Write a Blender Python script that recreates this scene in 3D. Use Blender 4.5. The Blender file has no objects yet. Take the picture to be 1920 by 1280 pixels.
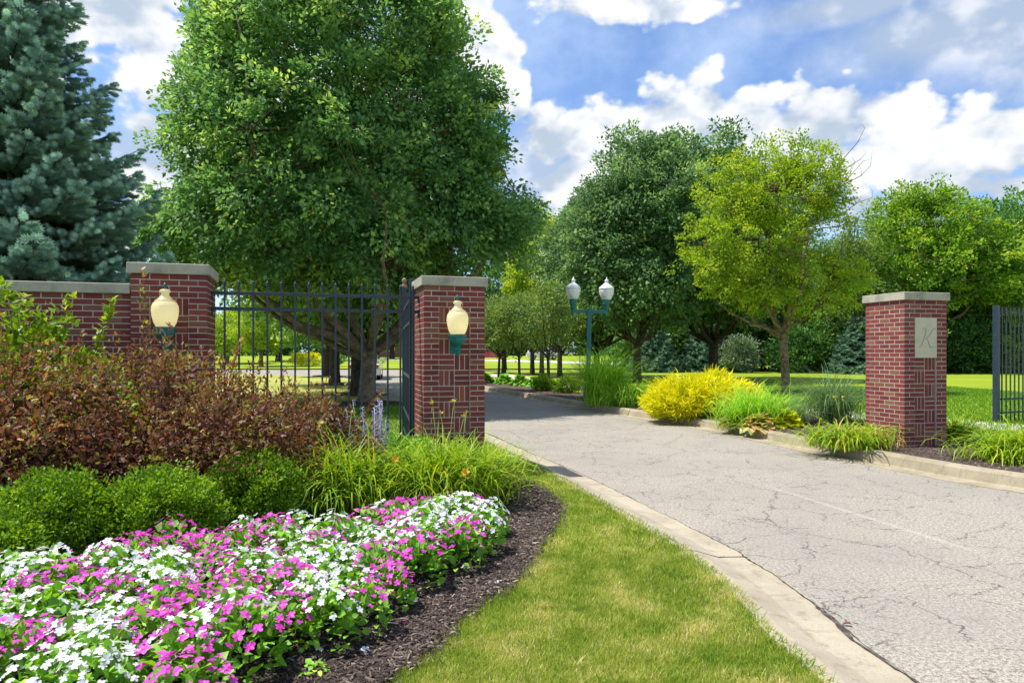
import bpy, bmesh, math, random
import numpy as np
from mathutils import Vector, Matrix
from mathutils.geometry import tessellate_polygon

random.seed(7)
rng = np.random.default_rng(7)
sc = bpy.context.scene
COL = sc.collection
R = math.radians

# ------------------------------------------------------------------ camera
F, HX, HY, EYE = 1300.0, 960.0, 662.0, 1.6
cam_d = bpy.data.cameras.new('camera'); cam = bpy.data.objects.new('camera', cam_d); COL.objects.link(cam)
cam.location = (0, 0, EYE); cam.rotation_euler = (R(90), 0, 0)
cam_d.sensor_width = 36.0; cam_d.lens = 36.0 * F / 1920.0
cam_d.shift_y = (HY - 640.0) / 1920.0
cam_d.clip_start = 0.05; cam_d.clip_end = 2000
sc.camera = cam

# ------------------------------------------------------------------ sun, sky, exposure
SUN_AZ, SUN_EL = R(-84), R(64)            # azimuth from +Y, negative = to the left
sun_dir = Vector((math.sin(SUN_AZ) * math.cos(SUN_EL), math.cos(SUN_AZ) * math.cos(SUN_EL), math.sin(SUN_EL)))
ld = bpy.data.lights.new('sun', 'SUN'); ld.energy = 3.7; ld.angle = R(0.6); ld.color = (1.0, 0.95, 0.87)
lo = bpy.data.objects.new('sun', ld); COL.objects.link(lo)
lo.rotation_euler = sun_dir.to_track_quat('Z', 'Y').to_euler(); lo.location = (0, 0, 30)
sc.view_settings.view_transform = 'Standard'; sc.view_settings.look = 'None'
sc.view_settings.gamma = 1.0; sc.view_settings.use_curve_mapping = False
sc.view_settings.exposure = 0.90
sc.render.engine = 'CYCLES'
sc.cycles.use_denoising = True
sc.cycles.max_bounces = 8; sc.cycles.sample_clamp_indirect = 10.0; sc.cycles.transparent_max_bounces = 8
sc.cycles.diffuse_bounces = 6; sc.cycles.transmission_bounces = 6


class NT:
    """small helper to write node trees as expressions"""
    def __init__(s, tree): s.t = tree; s.n = tree.nodes; s.l = tree.links
    def new(s, typ, **kw):
        n = s.n.new(typ)
        for k, v in kw.items(): setattr(n, k, v)
        return n
    def put(s, sock, v):
        if isinstance(v, (int, float)): sock.default_value = v
        elif isinstance(v, (tuple, list)):
            sock.default_value = tuple(v) + ((1.0,) if len(sock.default_value) == 4 and len(v) == 3 else ())
        else: s.l.new(v, sock)
    def m(s, op, a, b=None, c=None, clamp=False):
        n = s.new('ShaderNodeMath', operation=op, use_clamp=clamp); s.put(n.inputs[0], a)
        if b is not None: s.put(n.inputs[1], b)
        if c is not None: s.put(n.inputs[2], c)
        return n.outputs[0]
    def smooth(s, x, a, b):
        n = s.new('ShaderNodeMapRange', interpolation_type='SMOOTHSTEP'); s.put(n.inputs[0], x)
        n.inputs[1].default_value = a; n.inputs[2].default_value = b
        return n.outputs[0]
    def noise(s, vec, scale, detail=4, rough=0.55, dim='3D', dist=0.0):
        n = s.new('ShaderNodeTexNoise', noise_dimensions=dim)
        if vec is not None: s.put(n.inputs['Vector'], vec)
        n.inputs['Scale'].default_value = scale; n.inputs['Detail'].default_value = detail
        n.inputs['Roughness'].default_value = rough; n.inputs['Distortion'].default_value = dist
        return n
    def mix(s, f, a, b, blend='MIX'):
        n = s.new('ShaderNodeMix', data_type='RGBA', blend_type=blend)
        s.put(n.inputs[0], f); s.put(n.inputs[6], a); s.put(n.inputs[7], b)
        return n.outputs[2]
    def ramp(s, f, stops, interp='LINEAR'):
        n = s.new('ShaderNodeValToRGB'); s.put(n.inputs[0], f); cr = n.color_ramp; cr.interpolation = interp
        while len(cr.elements) < len(stops): cr.elements.new(0.5)
        for e, (p, c) in zip(cr.elements, stops): e.position = p; e.color = tuple(c) + (1.0,)
        return n.outputs[0]


w = bpy.data.worlds.new("World"); sc.world = w; w.use_nodes = True
nt = NT(w.node_tree); nt.n.clear()
sky = nt.new('ShaderNodeTexSky', sky_type='NISHITA'); sky.sun_disc = False
sky.sun_elevation = SUN_EL; sky.sun_rotation = SUN_AZ % (2 * math.pi)
sky.altitude = 200; sky.air_density = 1.0; sky.dust_density = 0.6; sky.ozone_density = 2.0
tc = nt.new('ShaderNodeTexCoord'); gen = tc.outputs['Generated']
nrm = nt.new('ShaderNodeVectorMath', operation='NORMALIZE'); nt.put(nrm.inputs[0], gen); dirv = nrm.outputs[0]
sep = nt.new('ShaderNodeSeparateXYZ'); nt.put(sep.inputs[0], dirv)
az = nt.m('ARCTAN2', sep.outputs[0], sep.outputs[1]); el = nt.m('ARCSINE', sep.outputs[2])


def azel(px, py):
    u, v = (px - HX) / F, (HY - py) / F
    return math.atan2(u, 1), math.atan2(v, math.hypot(1, u))


def blobs(items):
    """union of soft elliptical cloud bodies, each at its own bearing and elevation"""
    out = None
    for (px, py, rx, ry) in items:
        a, e = azel(px, py)
        dx = nt.m('DIVIDE', nt.m('SUBTRACT', az, a), rx / F); dy = nt.m('DIVIDE', nt.m('SUBTRACT', el, e), ry / F)
        d = nt.m('SQRT', nt.m('ADD', nt.m('MULTIPLY', dx, dx), nt.m('MULTIPLY', dy, dy)))
        v = nt.m('SUBTRACT', 1.0, d)
        out = v if out is None else nt.m('SMOOTH_MAX', out, v, 0.12)
    return out


cum = blobs([(1290, 215, 150, 85), (1180, 250, 130, 80), (1400, 215, 80, 70), (1060, 260, 130, 75), (1570, 225, 110, 85), (1670, 230, 130, 105),
             (1620, 300, 170, 60), (1860, 270, 150, 110), (1760, 320, 130, 70), (1100, 330, 150, 90), (1820, 345, 60, 28), (1900, 350, 60, 30),
             (1600, 375, 40, 30), (1470, 250, 60, 45), (2100, 260, 160, 130), (1400, 330, 130, 80), (1010, 440, 60, 60),
             (250, 40, 120, 100), (300, 150, 95, 90), (340, 250, 130, 60), (270, 340, 100, 55), (200, 430, 150, 50), (60, 40, 160, 90), (870, 40, 110, 110),
             (930, 110, 70, 80), (960, 190, 45, 60), (1180, 5, 230, 40), (1300, 15, 150, 28), (-150, 300, 260, 180), (600, 200, 330, 200)])
soft = blobs([(1800, 60, 230, 75), (1920, 30, 260, 110), (1600, 10, 190, 35), (2100, 60, 250, 120), (280, 280, 130, 60), (1010, 300, 90, 90), (990, 420, 80, 90), (1650, 400, 200, 30)])
mp = nt.new('ShaderNodeVectorMath', operation='MULTIPLY'); nt.put(mp.inputs[0], dirv); mp.inputs[1].default_value = (1, 1, 1.35)
n1 = nt.noise(mp.outputs[0], 9.0, 9, 0.58).outputs[0]
n2 = nt.noise(mp.outputs[0], 3.2, 6, 0.5).outputs[0]
vor = nt.new('ShaderNodeTexVoronoi', feature='SMOOTH_F1'); nt.put(vor.inputs['Vector'], mp.outputs[0])
vor.inputs['Scale'].default_value = 20.0; vor.inputs['Smoothness'].default_value = 0.6; vor.inputs['Detail'].default_value = 2.0
puff = nt.m('SUBTRACT', 0.45, vor.outputs['Distance'])
body = nt.m('ADD', nt.m('ADD', cum, nt.m('MULTIPLY', nt.m('SUBTRACT', n1, 0.5), 1.5)), nt.m('MULTIPLY', puff, 0.65))
m_cum = nt.smooth(body, -0.07, 0.17)
body2 = nt.m('ADD', soft, nt.m('MULTIPLY', nt.m('SUBTRACT', n1, 0.5), 0.9))
m_soft = nt.m('MULTIPLY', nt.smooth(body2, -0.1, 0.7), 0.78)
# clouds all round the rest of the sky, from plain noise, beyond the frame's bearings
away = nt.smooth(nt.m('MAXIMUM', nt.m('ABSOLUTE', az), nt.m('MULTIPLY', el, 1.25)), 0.68, 0.9)
m_far = nt.m('MULTIPLY', nt.smooth(nt.m('ADD', n2, nt.m('MULTIPLY', nt.m('SUBTRACT', n1, 0.5), 0.6)), 0.47, 0.62), away)
mask = nt.m('MAXIMUM', nt.m('MAXIMUM', m_cum, m_soft), m_far)
# cloud tone: white crowns, blue grey bases
n3 = nt.noise(mp.outputs[0], 6.5, 5, 0.55).outputs[0]
upv = nt.new('ShaderNodeVectorMath', operation='ADD'); nt.put(upv.inputs[0], mp.outputs[0]); upv.inputs[1].default_value = (-.012, 0.0, .05)
n1b = nt.noise(upv.outputs[0], 9.0, 5, 0.55).outputs[0]
vor2 = nt.new('ShaderNodeTexVoronoi', feature='SMOOTH_F1'); nt.put(vor2.inputs['Vector'], upv.outputs[0])
vor2.inputs['Scale'].default_value = 20.0; vor2.inputs['Smoothness'].default_value = 0.6; vor2.inputs['Detail'].default_value = 2.0
lit = nt.m('ADD', nt.m('MULTIPLY', nt.m('SUBTRACT', n1, n1b), 2.6), nt.m('MULTIPLY', nt.m('SUBTRACT', vor2.outputs['Distance'], vor.outputs['Distance']), 0.9))
tone = nt.m('ADD', nt.m('MULTIPLY', nt.m('SUBTRACT', n3, 0.5), 2.2), lit)
tone = nt.m('SUBTRACT', nt.m('SUBTRACT', nt.m('ADD', tone, 0.80), nt.m('MULTIPLY', nt.smooth(body, .3, .95), 0.38)), nt.m('MULTIPLY', nt.smooth(body2, -0.1, 0.7), 0.62))
tone = nt.smooth(tone, 0.0, 1.0)
wisp = nt.noise(mp.outputs[0], 2.5, 7, 0.6).outputs[0]
thin = nt.m('MULTIPLY', nt.smooth(wisp, 0.42, 0.72), 0.55)
cloud = nt.mix(tone, (2.9, 3.45, 4.2), (5.5, 5.6, 5.75))
hz = nt.m('MULTIPLY', nt.smooth(nt.m('SUBTRACT', 1.0, sep.outputs[2]), 0.78, 1.0), 0.45)
skyc = nt.mix(0.0, sky.outputs[0], (1, 1, 1))
gain = nt.new('ShaderNodeVectorMath', operation='MULTIPLY'); nt.put(gain.inputs[0], sky.outputs[0]); gain.inputs[1].default_value = (.76, .88, 1.06)
clear = nt.mix(hz, gain.outputs[0], (3.2, 4.5, 6.2))
clear = nt.mix(thin, clear, (4.6, 5.6, 7.0))
allc = nt.mix(mask, clear, cloud)
bg = nt.new('ShaderNodeBackground'); nt.put(bg.inputs[0], allc); bg.inputs[1].default_value = 0.1
wo = nt.new('ShaderNodeOutputWorld'); nt.l.new(bg.outputs[0], wo.inputs[0])
w.cycles.sampling_method = 'MANUAL'; w.cycles.sample_map_resolution = 1024


# ------------------------------------------------------------------ helpers
def G(px, py, h=0.0):
    """a point seen at (px,py) on a level surface of height h"""
    Z = F * (EYE - h) / (py - HY)
    return ((px - HX) / F * Z, Z)


def at(px, py, Z):
    return Vector(((px - HX) / F * Z, Z, EYE - (py - HY) / F * Z))


def tag(o, label=None, cat=None, group=None, kind=None):
    if label: o['label'] = label
    if cat: o['category'] = cat
    if group: o['group'] = group
    if kind: o['kind'] = kind
    return o


def empty(name, loc, rz=0.0):
    o = bpy.data.objects.new(name, None); COL.objects.link(o)
    o.location = loc; o.rotation_euler = (0, 0, rz); o.empty_display_size = 0.2
    return o


def link(name, me, mat=None, parent=None, loc=None):
    o = bpy.data.objects.new(name, me); COL.objects.link(o)
    if mat is not None and len(me.materials) == 0: me.materials.append(mat)
    if parent is not None: o.parent = parent
    if loc is not None: o.location = loc
    return o


def np_mesh(name, verts, faces, rnd=None, smooth=False):
    """verts (N,3), faces (M,k) with uniform k"""
    me = bpy.data.meshes.new(name)
    verts = np.ascontiguousarray(verts, dtype=np.float32); faces = np.ascontiguousarray(faces, dtype=np.int32)
    M, k = faces.shape
    me.vertices.add(len(verts)); me.vertices.foreach_set('co', verts.ravel())
    me.loops.add(M * k); me.loops.foreach_set('vertex_index', faces.ravel())
    me.polygons.add(M); me.polygons.foreach_set('loop_start', np.arange(0, M * k, k, dtype=np.int32))
    me.polygons.foreach_set('loop_total', np.full(M, k, dtype=np.int32))
    if smooth: me.polygons.foreach_set('use_smooth', np.ones(M, dtype=bool))
    if rnd is not None:
        a = me.attributes.new('rnd', 'FLOAT', 'FACE'); a.data.foreach_set('value', np.ascontiguousarray(rnd, dtype=np.float32))
    me.update(calc_edges=True)
    return me


def unit(v):
    return v / np.maximum(np.linalg.norm(v, axis=-1, keepdims=True), 1e-9)


def frames(d, n, scale):
    """columns side, along d, normal; scale (N,) or (N,3)"""
    d = unit(d); s = unit(np.cross(d, n)); nn = np.cross(s, d)
    M = np.stack([s, d, nn], axis=-1)
    scale = np.asarray(scale)
    if scale.ndim == 1: scale = np.repeat(scale[:, None], 3, 1)
    return M * scale[:, None, :]


def scatter(tv, tf, M, pos, rnd=None):
    tv = np.asarray(tv, float); tf = np.asarray(tf)
    N = len(pos)
    v = np.einsum('nij,vj->nvi', M, tv) + pos[:, None, :]
    f = tf[None] + (len(tv) * np.arange(N))[:, None, None]
    r = None if rnd is None else np.repeat(rnd, len(tf))
    return v.reshape(-1, 3), f.reshape(-1, tf.shape[1]), r


def join_np(parts):
    vs, fs, rs, off = [], [], [], 0
    for v, f, r in parts:
        vs.append(v); fs.append(f + off); rs.append(r if r is not None else np.zeros(len(f))); off += len(v)
    return np.concatenate(vs), np.concatenate(fs), np.concatenate(rs)


LEAF = (np.array([[0, 0, 0], [-.30, .45, .10], [0, 1, -.05], [.30, .45, .10]]), np.array([[0, 1, 2], [0, 2, 3]]))
LEAF2 = (np.array([[0, 0, 0], [-.22, .25, .07], [-.27, .6, .06], [0, 1, -.12], [.27, .6, .06], [.22, .25, .07], [0, .5, 0]]),
         np.array([[0, 1, 6], [1, 2, 6], [2, 3, 6], [3, 4, 6], [4, 5, 6], [5, 0, 6]]))


def tube_np(pts, rad, sides=6, cap=True):
    """tapered tube along a polyline, returned as triangles"""
    P = np.array(pts, float); n = len(P)
    T = np.gradient(P, axis=0); T = unit(T)
    ref = np.array([0.0, 0.0, 1.0]) if abs(T[:, 2]).mean() < 0.8 else np.array([1.0, 0.0, 0.0])
    A = unit(np.cross(T, ref)); B = np.cross(T, A)
    ang = np.arange(sides) * 2 * math.pi / sides
    ring = A[:, None, :] * np.cos(ang)[None, :, None] + B[:, None, :] * np.sin(ang)[None, :, None]
    V = (P[:, None, :] + ring * np.asarray(rad, float)[:, None, None]).reshape(-1, 3)
    f = []
    for i in range(n - 1):
        for j in range(sides):
            a = i * sides + j; b = i * sides + (j + 1) % sides
            f += [[a, b, b + sides], [a, b + sides, a + sides]]
    if cap:
        V = np.vstack([V, P[-1:]]); c = len(V) - 1
        for j in range(sides): f.append([(n - 1) * sides + j, (n - 1) * sides + (j + 1) % sides, c])
    return V, np.array(f), None


class MB:
    """collects boxes, bars, lathes into one mesh"""
    def __init__(s): s.bm = bmesh.new()
    def box(s, cx, cy, cz, sx, sy, sz, rz=0.0):
        M = Matrix.Translation((cx, cy, cz)) @ Matrix.Rotation(rz, 4, 'Z') @ Matrix.Diagonal((sx, sy, sz, 1))
        bmesh.ops.create_cube(s.bm, size=1.0, matrix=M); return s
    def lathe(s, prof, seg=20, cx=0, cy=0, flat=1.0, rot=0.0):
        rings = []
        for r, z in prof:
            rings.append([s.bm.verts.new((cx + r * math.cos(rot + a * 2 * math.pi / seg), cy + r * math.sin(rot + a * 2 * math.pi / seg) * flat, z)) for a in range(seg)])
        for a, b in zip(rings, rings[1:]):
            for i in range(seg):
                j = (i + 1) % seg; s.bm.faces.new((a[i], a[j], b[j], b[i]))
        s.bm.faces.new(rings[0][::-1]); s.bm.faces.new(rings[-1]); return s
    def tube(s, pts, rad, sides=8):
        v, f, _ = tube_np(pts, rad if hasattr(rad, '__len__') else [rad] * len(pts), sides)
        vs = [s.bm.verts.new(p) for p in v]
        for t in f: s.bm.faces.new([vs[i] for i in t])
        return s
    def prism(s, outline, y0, y1):
        """outline in x,z pulled along y"""
        a = [s.bm.verts.new((x, y0, z)) for x, z in outline]; b = [s.bm.verts.new((x, y1, z)) for x, z in outline]
        s.bm.faces.new(a); s.bm.faces.new(b[::-1])
        for i in range(len(a)):
            j = (i + 1) % len(a); s.bm.faces.new((a[i], b[i], b[j], a[j]))
        return s
    def mesh(s, name, bevel=0.0, smooth=False, seg=1):
        bmesh.ops.recalc_face_normals(s.bm, faces=s.bm.faces)
        if bevel: bmesh.ops.bevel(s.bm, geom=s.bm.edges[:] , offset=bevel, segments=seg, affect='EDGES', clamp_overlap=True)
        me = bpy.data.meshes.new(name); s.bm.to_mesh(me); s.bm.free()
        if smooth:
            for p in me.polygons: p.use_smooth = True
        return me
    def build(s, name, mat, parent=None, bevel=0.0, smooth=False, loc=None):
        return link(name, s.mesh(name, bevel, smooth), mat, parent, loc)


# ------------------------------------------------------------------ materials
def mat(name, col=(.5, .5, .5), rough=.6, spec=.4, metal=0.0, noise=None, bump=None, emit=None, coat=0.0):
    m = bpy.data.materials.new(name); m.use_nodes = True; t = NT(m.node_tree)
    b = t.n['Principled BSDF']; b.inputs['Roughness'].default_value = rough; b.inputs['Specular IOR Level'].default_value = spec
    b.inputs['Metallic'].default_value = metal; b.inputs['Coat Weight'].default_value = coat
    tcn = t.new('ShaderNodeTexCoord'); ob = tcn.outputs['Object']
    if noise:
        c2, sc_, lo_, hi_ = noise
        nf = t.smooth(t.noise(ob, sc_, 6, .6).outputs[0], lo_, hi_)
        t.put(b.inputs['Base Color'], t.mix(nf, col, c2))
    else: b.inputs['Base Color'].default_value = tuple(col) + (1,)
    if bump:
        bn = t.new('ShaderNodeBump'); bn.inputs['Strength'].default_value = bump[1]; bn.inputs['Distance'].default_value = bump[2] if len(bump) > 2 else .01
        t.put(bn.inputs['Height'], t.noise(ob, bump[0], 5, .6).outputs[0]); t.put(b.inputs['Normal'], bn.outputs[0])
    if emit: b.inputs['Emission Color'].default_value = tuple(emit[0]) + (1,); b.inputs['Emission Strength'].default_value = emit[1]
    return m


LEAFGAIN = {'pear_leaf': 3.8, 'dark_pear_leaf': 4.0, 'yellow_green_leaf': 1.6, 'bright_green_leaf': 1.7, 'mid_green_leaf': 2.2, 'crab_leaf': 2.0, 'woodland_leaf': 2.2,
            'spruce_needle': 3.4, 'far_spruce': 1.8, 'silver_leaf': 1.2, 'boxwood_leaf': 1.35, 'purple_leaf': 2.05, 'lime_shrub_leaf': 1.25, 'daylily_leaf': 1.35, 'miscanthus_leaf': 2.1,
            'gold_thread_leaf': 1.05, 'vinca_leaf': 1.85, 'lawn_blade': 1.65, 'far_lawn_blade': 1.1, 'mulch_chip': 1.0}


def leafmat(name, stops, trans=.35, rough=.5, tint=(1.5, 1.35, .5), patch=None, spec=.25):
    g_ = LEAFGAIN.get(name, 1.0); stops = [(p, tuple(min(.9, x * g_) for x in c)) for p, c in stops]; rough = max(rough, .5)
    m = bpy.data.materials.new(name); m.use_nodes = True; t = NT(m.node_tree)
    b = t.n['Principled BSDF']; out = t.n['Material Output']
    at_ = t.new('ShaderNodeAttribute', attribute_name='rnd')
    f = at_.outputs['Fac']
    if patch:
        geo = t.new('ShaderNodeTexCoord')
        pn = t.noise(geo.outputs['Object'], patch[0], 3, .5).outputs[0]
        f = t.m('ADD', f, t.m('MULTIPLY', t.m('SUBTRACT', pn, .5), patch[1]), clamp=True)
    c = t.ramp(f, stops)
    t.put(b.inputs['Base Color'], c); b.inputs['Roughness'].default_value = rough; b.inputs['Specular IOR Level'].default_value = spec
    tr = t.new('ShaderNodeBsdfTranslucent')
    tv = t.new('ShaderNodeVectorMath', operation='MULTIPLY'); t.put(tv.inputs[0], c); tv.inputs[1].default_value = tint
    t.put(tr.inputs[0], tv.outputs[0])
    mx = t.new('ShaderNodeMixShader'); mx.inputs[0].default_value = trans
    t.l.new(b.outputs[0], mx.inputs[1]); t.l.new(tr.outputs[0], mx.inputs[2]); t.l.new(mx.outputs[0], out.inputs[0])
    return m


def brickmat():
    m = bpy.data.materials.new('brick'); m.use_nodes = True; t = NT(m.node_tree); b = t.n['Principled BSDF']
    oi = t.new('ShaderNodeObjectInfo'); tcn = t.new('ShaderNodeTexCoord')
    c = t.ramp(oi.outputs['Random'], [(0, (.14, .029, .030)), (.2, (.19, .038, .038)), (.45, (.225, .048, .042)), (.62, (.165, .036, .038)), (.8, (.235, .066, .048)), (.92, (.19, .080, .055)), (1, (.24, .12, .075))])
    geo = t.new('ShaderNodeNewGeometry')
    nz = t.noise(geo.outputs['Position'], 38, 6, .7).outputs[0]
    c = t.mix(t.smooth(nz, .55, .8), c, (.09, .03, .034))
    nz2 = t.noise(geo.outputs['Position'], 9, 4, .6).outputs[0]
    c = t.mix(t.m('MULTIPLY', t.smooth(nz2, .58, .85), .2), c, (.26, .14, .12))
    t.put(b.inputs['Base Color'], c); b.inputs['Roughness'].default_value = .75; b.inputs['Specular IOR Level'].default_value = .3
    bn = t.new('ShaderNodeBump'); bn.inputs['Strength'].default_value = .5; bn.inputs['Distance'].default_value = .003
    t.put(bn.inputs['Height'], t.noise(geo.outputs['Position'], 90, 4, .7).outputs[0]); t.put(b.inputs['Normal'], bn.outputs[0])
    return m


M_brick = brickmat()
M_brick_or = mat('orange_brick', (.33, .085, .035), .75, .3, noise=((.25, .06, .03), 25, .4, .7), bump=(90, .4, .003))
M_mortar = mat('mortar', (.48, .42, .345), .9, .1, noise=((.38, .335, .28), 6, .4, .75), bump=(120, .5, .003))
M_stone = mat('limestone_cap', (.43, .40, .32), .85, .2, noise=((.27, .26, .215), 5, .4, .75), bump=(60, .35, .004))
M_plaque = mat('limestone_plaque', (.60, .54, .41), .85, .2, noise=((.49, .45, .34), 8, .4, .8), bump=(60, .3, .003))
M_letter = mat('engraved_line', (.20, .20, .18), .9, .1)
M_iron = mat('blue_black_iron', (.018, .035, .06), .42, .5, noise=((.05, .075, .11), 30, .5, .8), bump=(50, .1))
M_ironrust = mat('rusty_iron', (.16, .07, .05), .6, .4, noise=((.30, .22, .12), 60, .4, .6))
M_ironwhite = mat('pale_scroll', (.55, .56, .52), .45, .5)
M_teal = mat('teal_paint', (.006, .15, .14), .45, .4, noise=((.01, .15, .145), 12, .4, .7), coat=.1)
M_globe = mat('cream_globe', (.76, .71, .48), .22, .5, noise=((.78, .72, .44), 6, .4, .7), coat=.6, emit=((1.0, .86, .45), .16))
M_globe.node_tree.nodes['Principled BSDF'].inputs['Subsurface Weight'].default_value = .5
M_globe.node_tree.nodes['Principled BSDF'].inputs['Subsurface Radius'].default_value = (.1, .09, .05)
t_ = NT(M_globe.node_tree); tb = t_.new('ShaderNodeBsdfTranslucent'); tb.inputs[0].default_value = (.95, .89, .62, 1); mxg = t_.new('ShaderNodeMixShader'); mxg.inputs[0].default_value = .5
t_.l.new(t_.n['Principled BSDF'].outputs[0], mxg.inputs[1]); t_.l.new(tb.outputs[0], mxg.inputs[2]); t_.l.new(mxg.outputs[0], t_.n['Material Output'].inputs[0])
t_.n['Principled BSDF'].inputs['Subsurface Weight'].default_value = 0.0; t_.n['Principled BSDF'].inputs['Emission Strength'].default_value = 0.05
M_bulb = mat('lit_bulb', (.9, .9, .8), .5, emit=((1.0, .93, .75), 1.8))
M_whiteglobe = mat('white_globe', (.84, .85, .83), .25, .5, coat=.5)
M_whitecap = mat('white_cap', (.82, .83, .83), .45, .5)
M_black = mat('black_rubber', (.015, .015, .016), .7, .3, noise=((.03, .03, .03), 20, .4, .7))
M_chrome = mat('alloy', (.45, .46, .48), .3, .5, metal=.8)
M_glass = mat('car_glass', (.02, .025, .03), .06, .7, coat=.5)
M_bark = mat('bark', (.27, .215, .135), .9, .15, noise=((.12, .10, .065), 7, .35, .65), bump=(16, .9, .03))
M_bark_pale = mat('tan_bark', (.27, .20, .12), .9, .15, noise=((.10, .075, .045), 6, .35, .65), bump=(16, .8, .03))
M_bark_dark = mat('dark_bark', (.085, .07, .05), .9, .15, noise=((.04, .034, .025), 7, .35, .65), bump=(16, .9, .03))

M_pear = leafmat('pear_leaf', [(0, (.019, .046, .017)), (.35, (.033, .074, .025)), (.65, (.056, .108, .034)), (.88, (.098, .150, .037)), (1, (.15, .185, .045))], .46, .42, tint=(1.35, 1.25, .7), patch=(.55, .9))
M_pear_dark = leafmat('dark_pear_leaf', [(0, (.016, .038, .017)), (.45, (.032, .064, .025)), (.8, (.056, .096, .034)), (1, (.10, .135, .05))], .44, .42, tint=(1.3, 1.2, .8), patch=(.5, .8))
M_yellowgreen = leafmat('yellow_green_leaf', [(0, (.10, .18, .014)), (.5, (.19, .28, .018)), (.85, (.29, .36, .024)), (1, (.36, .34, .03))], .42, .5, tint=(1.3, 1.25, .5), patch=(.8, .4))
M_brightgreen = leafmat('bright_green_leaf', [(0, (.05, .11, .012)), (.5, (.10, .20, .016)), (.85, (.17, .27, .02)), (1, (.28, .31, .03))], .38, .5, patch=(.5, .7))
M_midgreen = leafmat('mid_green_leaf', [(0, (.025, .07, .015)), (.5, (.045, .11, .022)), (.85, (.08, .16, .03)), (1, (.16, .22, .05))], .33, .5, patch=(.4, .6))
M_crab = leafmat('crab_leaf', [(0, (.04, .08, .022)), (.5, (.075, .125, .034)), (.85, (.13, .19, .045)), (1, (.22, .26, .08))], .35, .5, patch=(.8, .5))
M_woods = leafmat('woodland_leaf', [(0, (.015, .045, .012)), (.5, (.028, .075, .018)), (.85, (.06, .13, .025)), (1, (.14, .21, .04))], .3, .55, patch=(.25, 1.0))
M_spruce = leafmat('spruce_needle', [(0, (.032, .060, .048)), (.5, (.066, .112, .089)), (.85, (.122, .182, .143)), (1, (.19, .255, .20))], .12, .6, tint=(1.1, 1.2, .9), patch=(.9, .35))
M_spruce_far = leafmat('far_spruce', [(0, (.03, .07, .05)), (.6, (.06, .12, .085)), (1, (.14, .22, .15))], .12, .6, patch=(.8, .3))
M_silver = leafmat('silver_leaf', [(0, (.08, .13, .08)), (.6, (.16, .23, .15)), (1, (.26, .33, .24))], .25, .6)
M_box = leafmat('boxwood_leaf', [(0, (.050, .115, .008)), (.45, (.105, .21, .010)), (.8, (.17, .30, .014)), (1, (.27, .40, .03))], .35, .4, patch=(5, .3))
M_nine = leafmat('purple_leaf', [(0, (.040, .016, .016)), (.18, (.080, .034, .028)), (.34, (.125, .050, .036)), (.46, (.080, .066, .020)), (.58, (.145, .066, .044)), (.70, (.095, .088, .022)), (.82, (.13, .150, .024)), (.92, (.19, .21, .03)), (1, (.27, .15, .09))], .34, .38, tint=(1.4, 1.0, .5), patch=(2.0, 1.6), spec=.3)
M_ninegreen = leafmat('lime_shrub_leaf', [(0, (.09, .17, .012)), (.5, (.20, .31, .02)), (.85, (.33, .43, .025)), (1, (.44, .48, .05))], .40, .45, tint=(1.2, 1.2, .5), patch=(3, .4))
M_lily = leafmat('daylily_leaf', [(0, (.08, .17, .010)), (.5, (.19, .31, .014)), (.8, (.31, .40, .020)), (.94, (.44, .44, .04)), (1, (.40, .26, .10))], .35, .38, tint=(1.2, 1.15, .4), spec=.2)
M_misc = leafmat('miscanthus_leaf', [(0, (.08, .17, .018)), (.5, (.16, .29, .020)), (.85, (.25, .38, .03)), (1, (.34, .46, .10))], .35, .4, tint=(1.1, 1.15, .6))
M_miscblue = leafmat('blue_green_blade', [(0, (.09, .18, .06)), (.5, (.16, .28, .10)), (1, (.30, .40, .20))], .35, .4, tint=(1.1, 1.1, .8))
M_gold = leafmat('gold_thread_leaf', [(0, (.36, .42, .010)), (.4, (.68, .66, .012)), (.8, (.86, .79, .015)), (1, (.90, .84, .05))], .40, .5, tint=(1.1, 1.08, .4), patch=(3, .5))
M_hosta = leafmat('variegated_leaf', [(0, (.14, .24, .03)), (.5, (.30, .38, .06)), (.8, (.58, .58, .22)), (1, (.60, .38, .20))], .35, .4)
M_sage = leafmat('grey_sage_leaf', [(0, (.16, .22, .15)), (1, (.34, .40, .30))], .3, .6)
M_sagefl = leafmat('lavender_floret', [(0, (.24, .20, .44)), (1, (.46, .42, .66))], .3, .6, tint=(1, 1, 1))
M_vinca = leafmat('vinca_leaf', [(0, (.055, .14, .014)), (.5, (.11, .25, .018)), (.85, (.19, .36, .025)), (1, (.36, .44, .04))], .30, .35, tint=(1.2, 1.2, .5), spec=.5)
M_petalw = leafmat('white_petal', [(0, (.76, .76, .78)), (1, (.84, .84, .85))], .28, .5, tint=(1, 1, 1.02))
M_petalm = leafmat('magenta_petal', [(0, (.54, .026, .38)), (.5, (.68, .050, .50)), (1, (.76, .12, .62))], .28, .5, tint=(1.1, 1.0, 1.1))
M_petalo = leafmat('orange_petal', [(0, (.80, .36, .02)), (1, (.85, .50, .05))], .3, .5)
M_grass = leafmat('lawn_blade', [(0, (.095, .165, .016)), (.3, (.165, .235, .024)), (.58, (.245, .285, .045)), (.8, (.37, .345, .12)), (1, (.52, .44, .26))], .32, .55, tint=(1.2, 1.15, .5), patch=(3.4, 1.5))
M_grassfar = leafmat('far_lawn_blade', [(0, (.06, .17, .010)), (.5, (.11, .26, .014)), (.85, (.18, .34, .02)), (1, (.28, .36, .05))], .32, .55, tint=(1.2, 1.15, .5), patch=(.8, .5))
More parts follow.
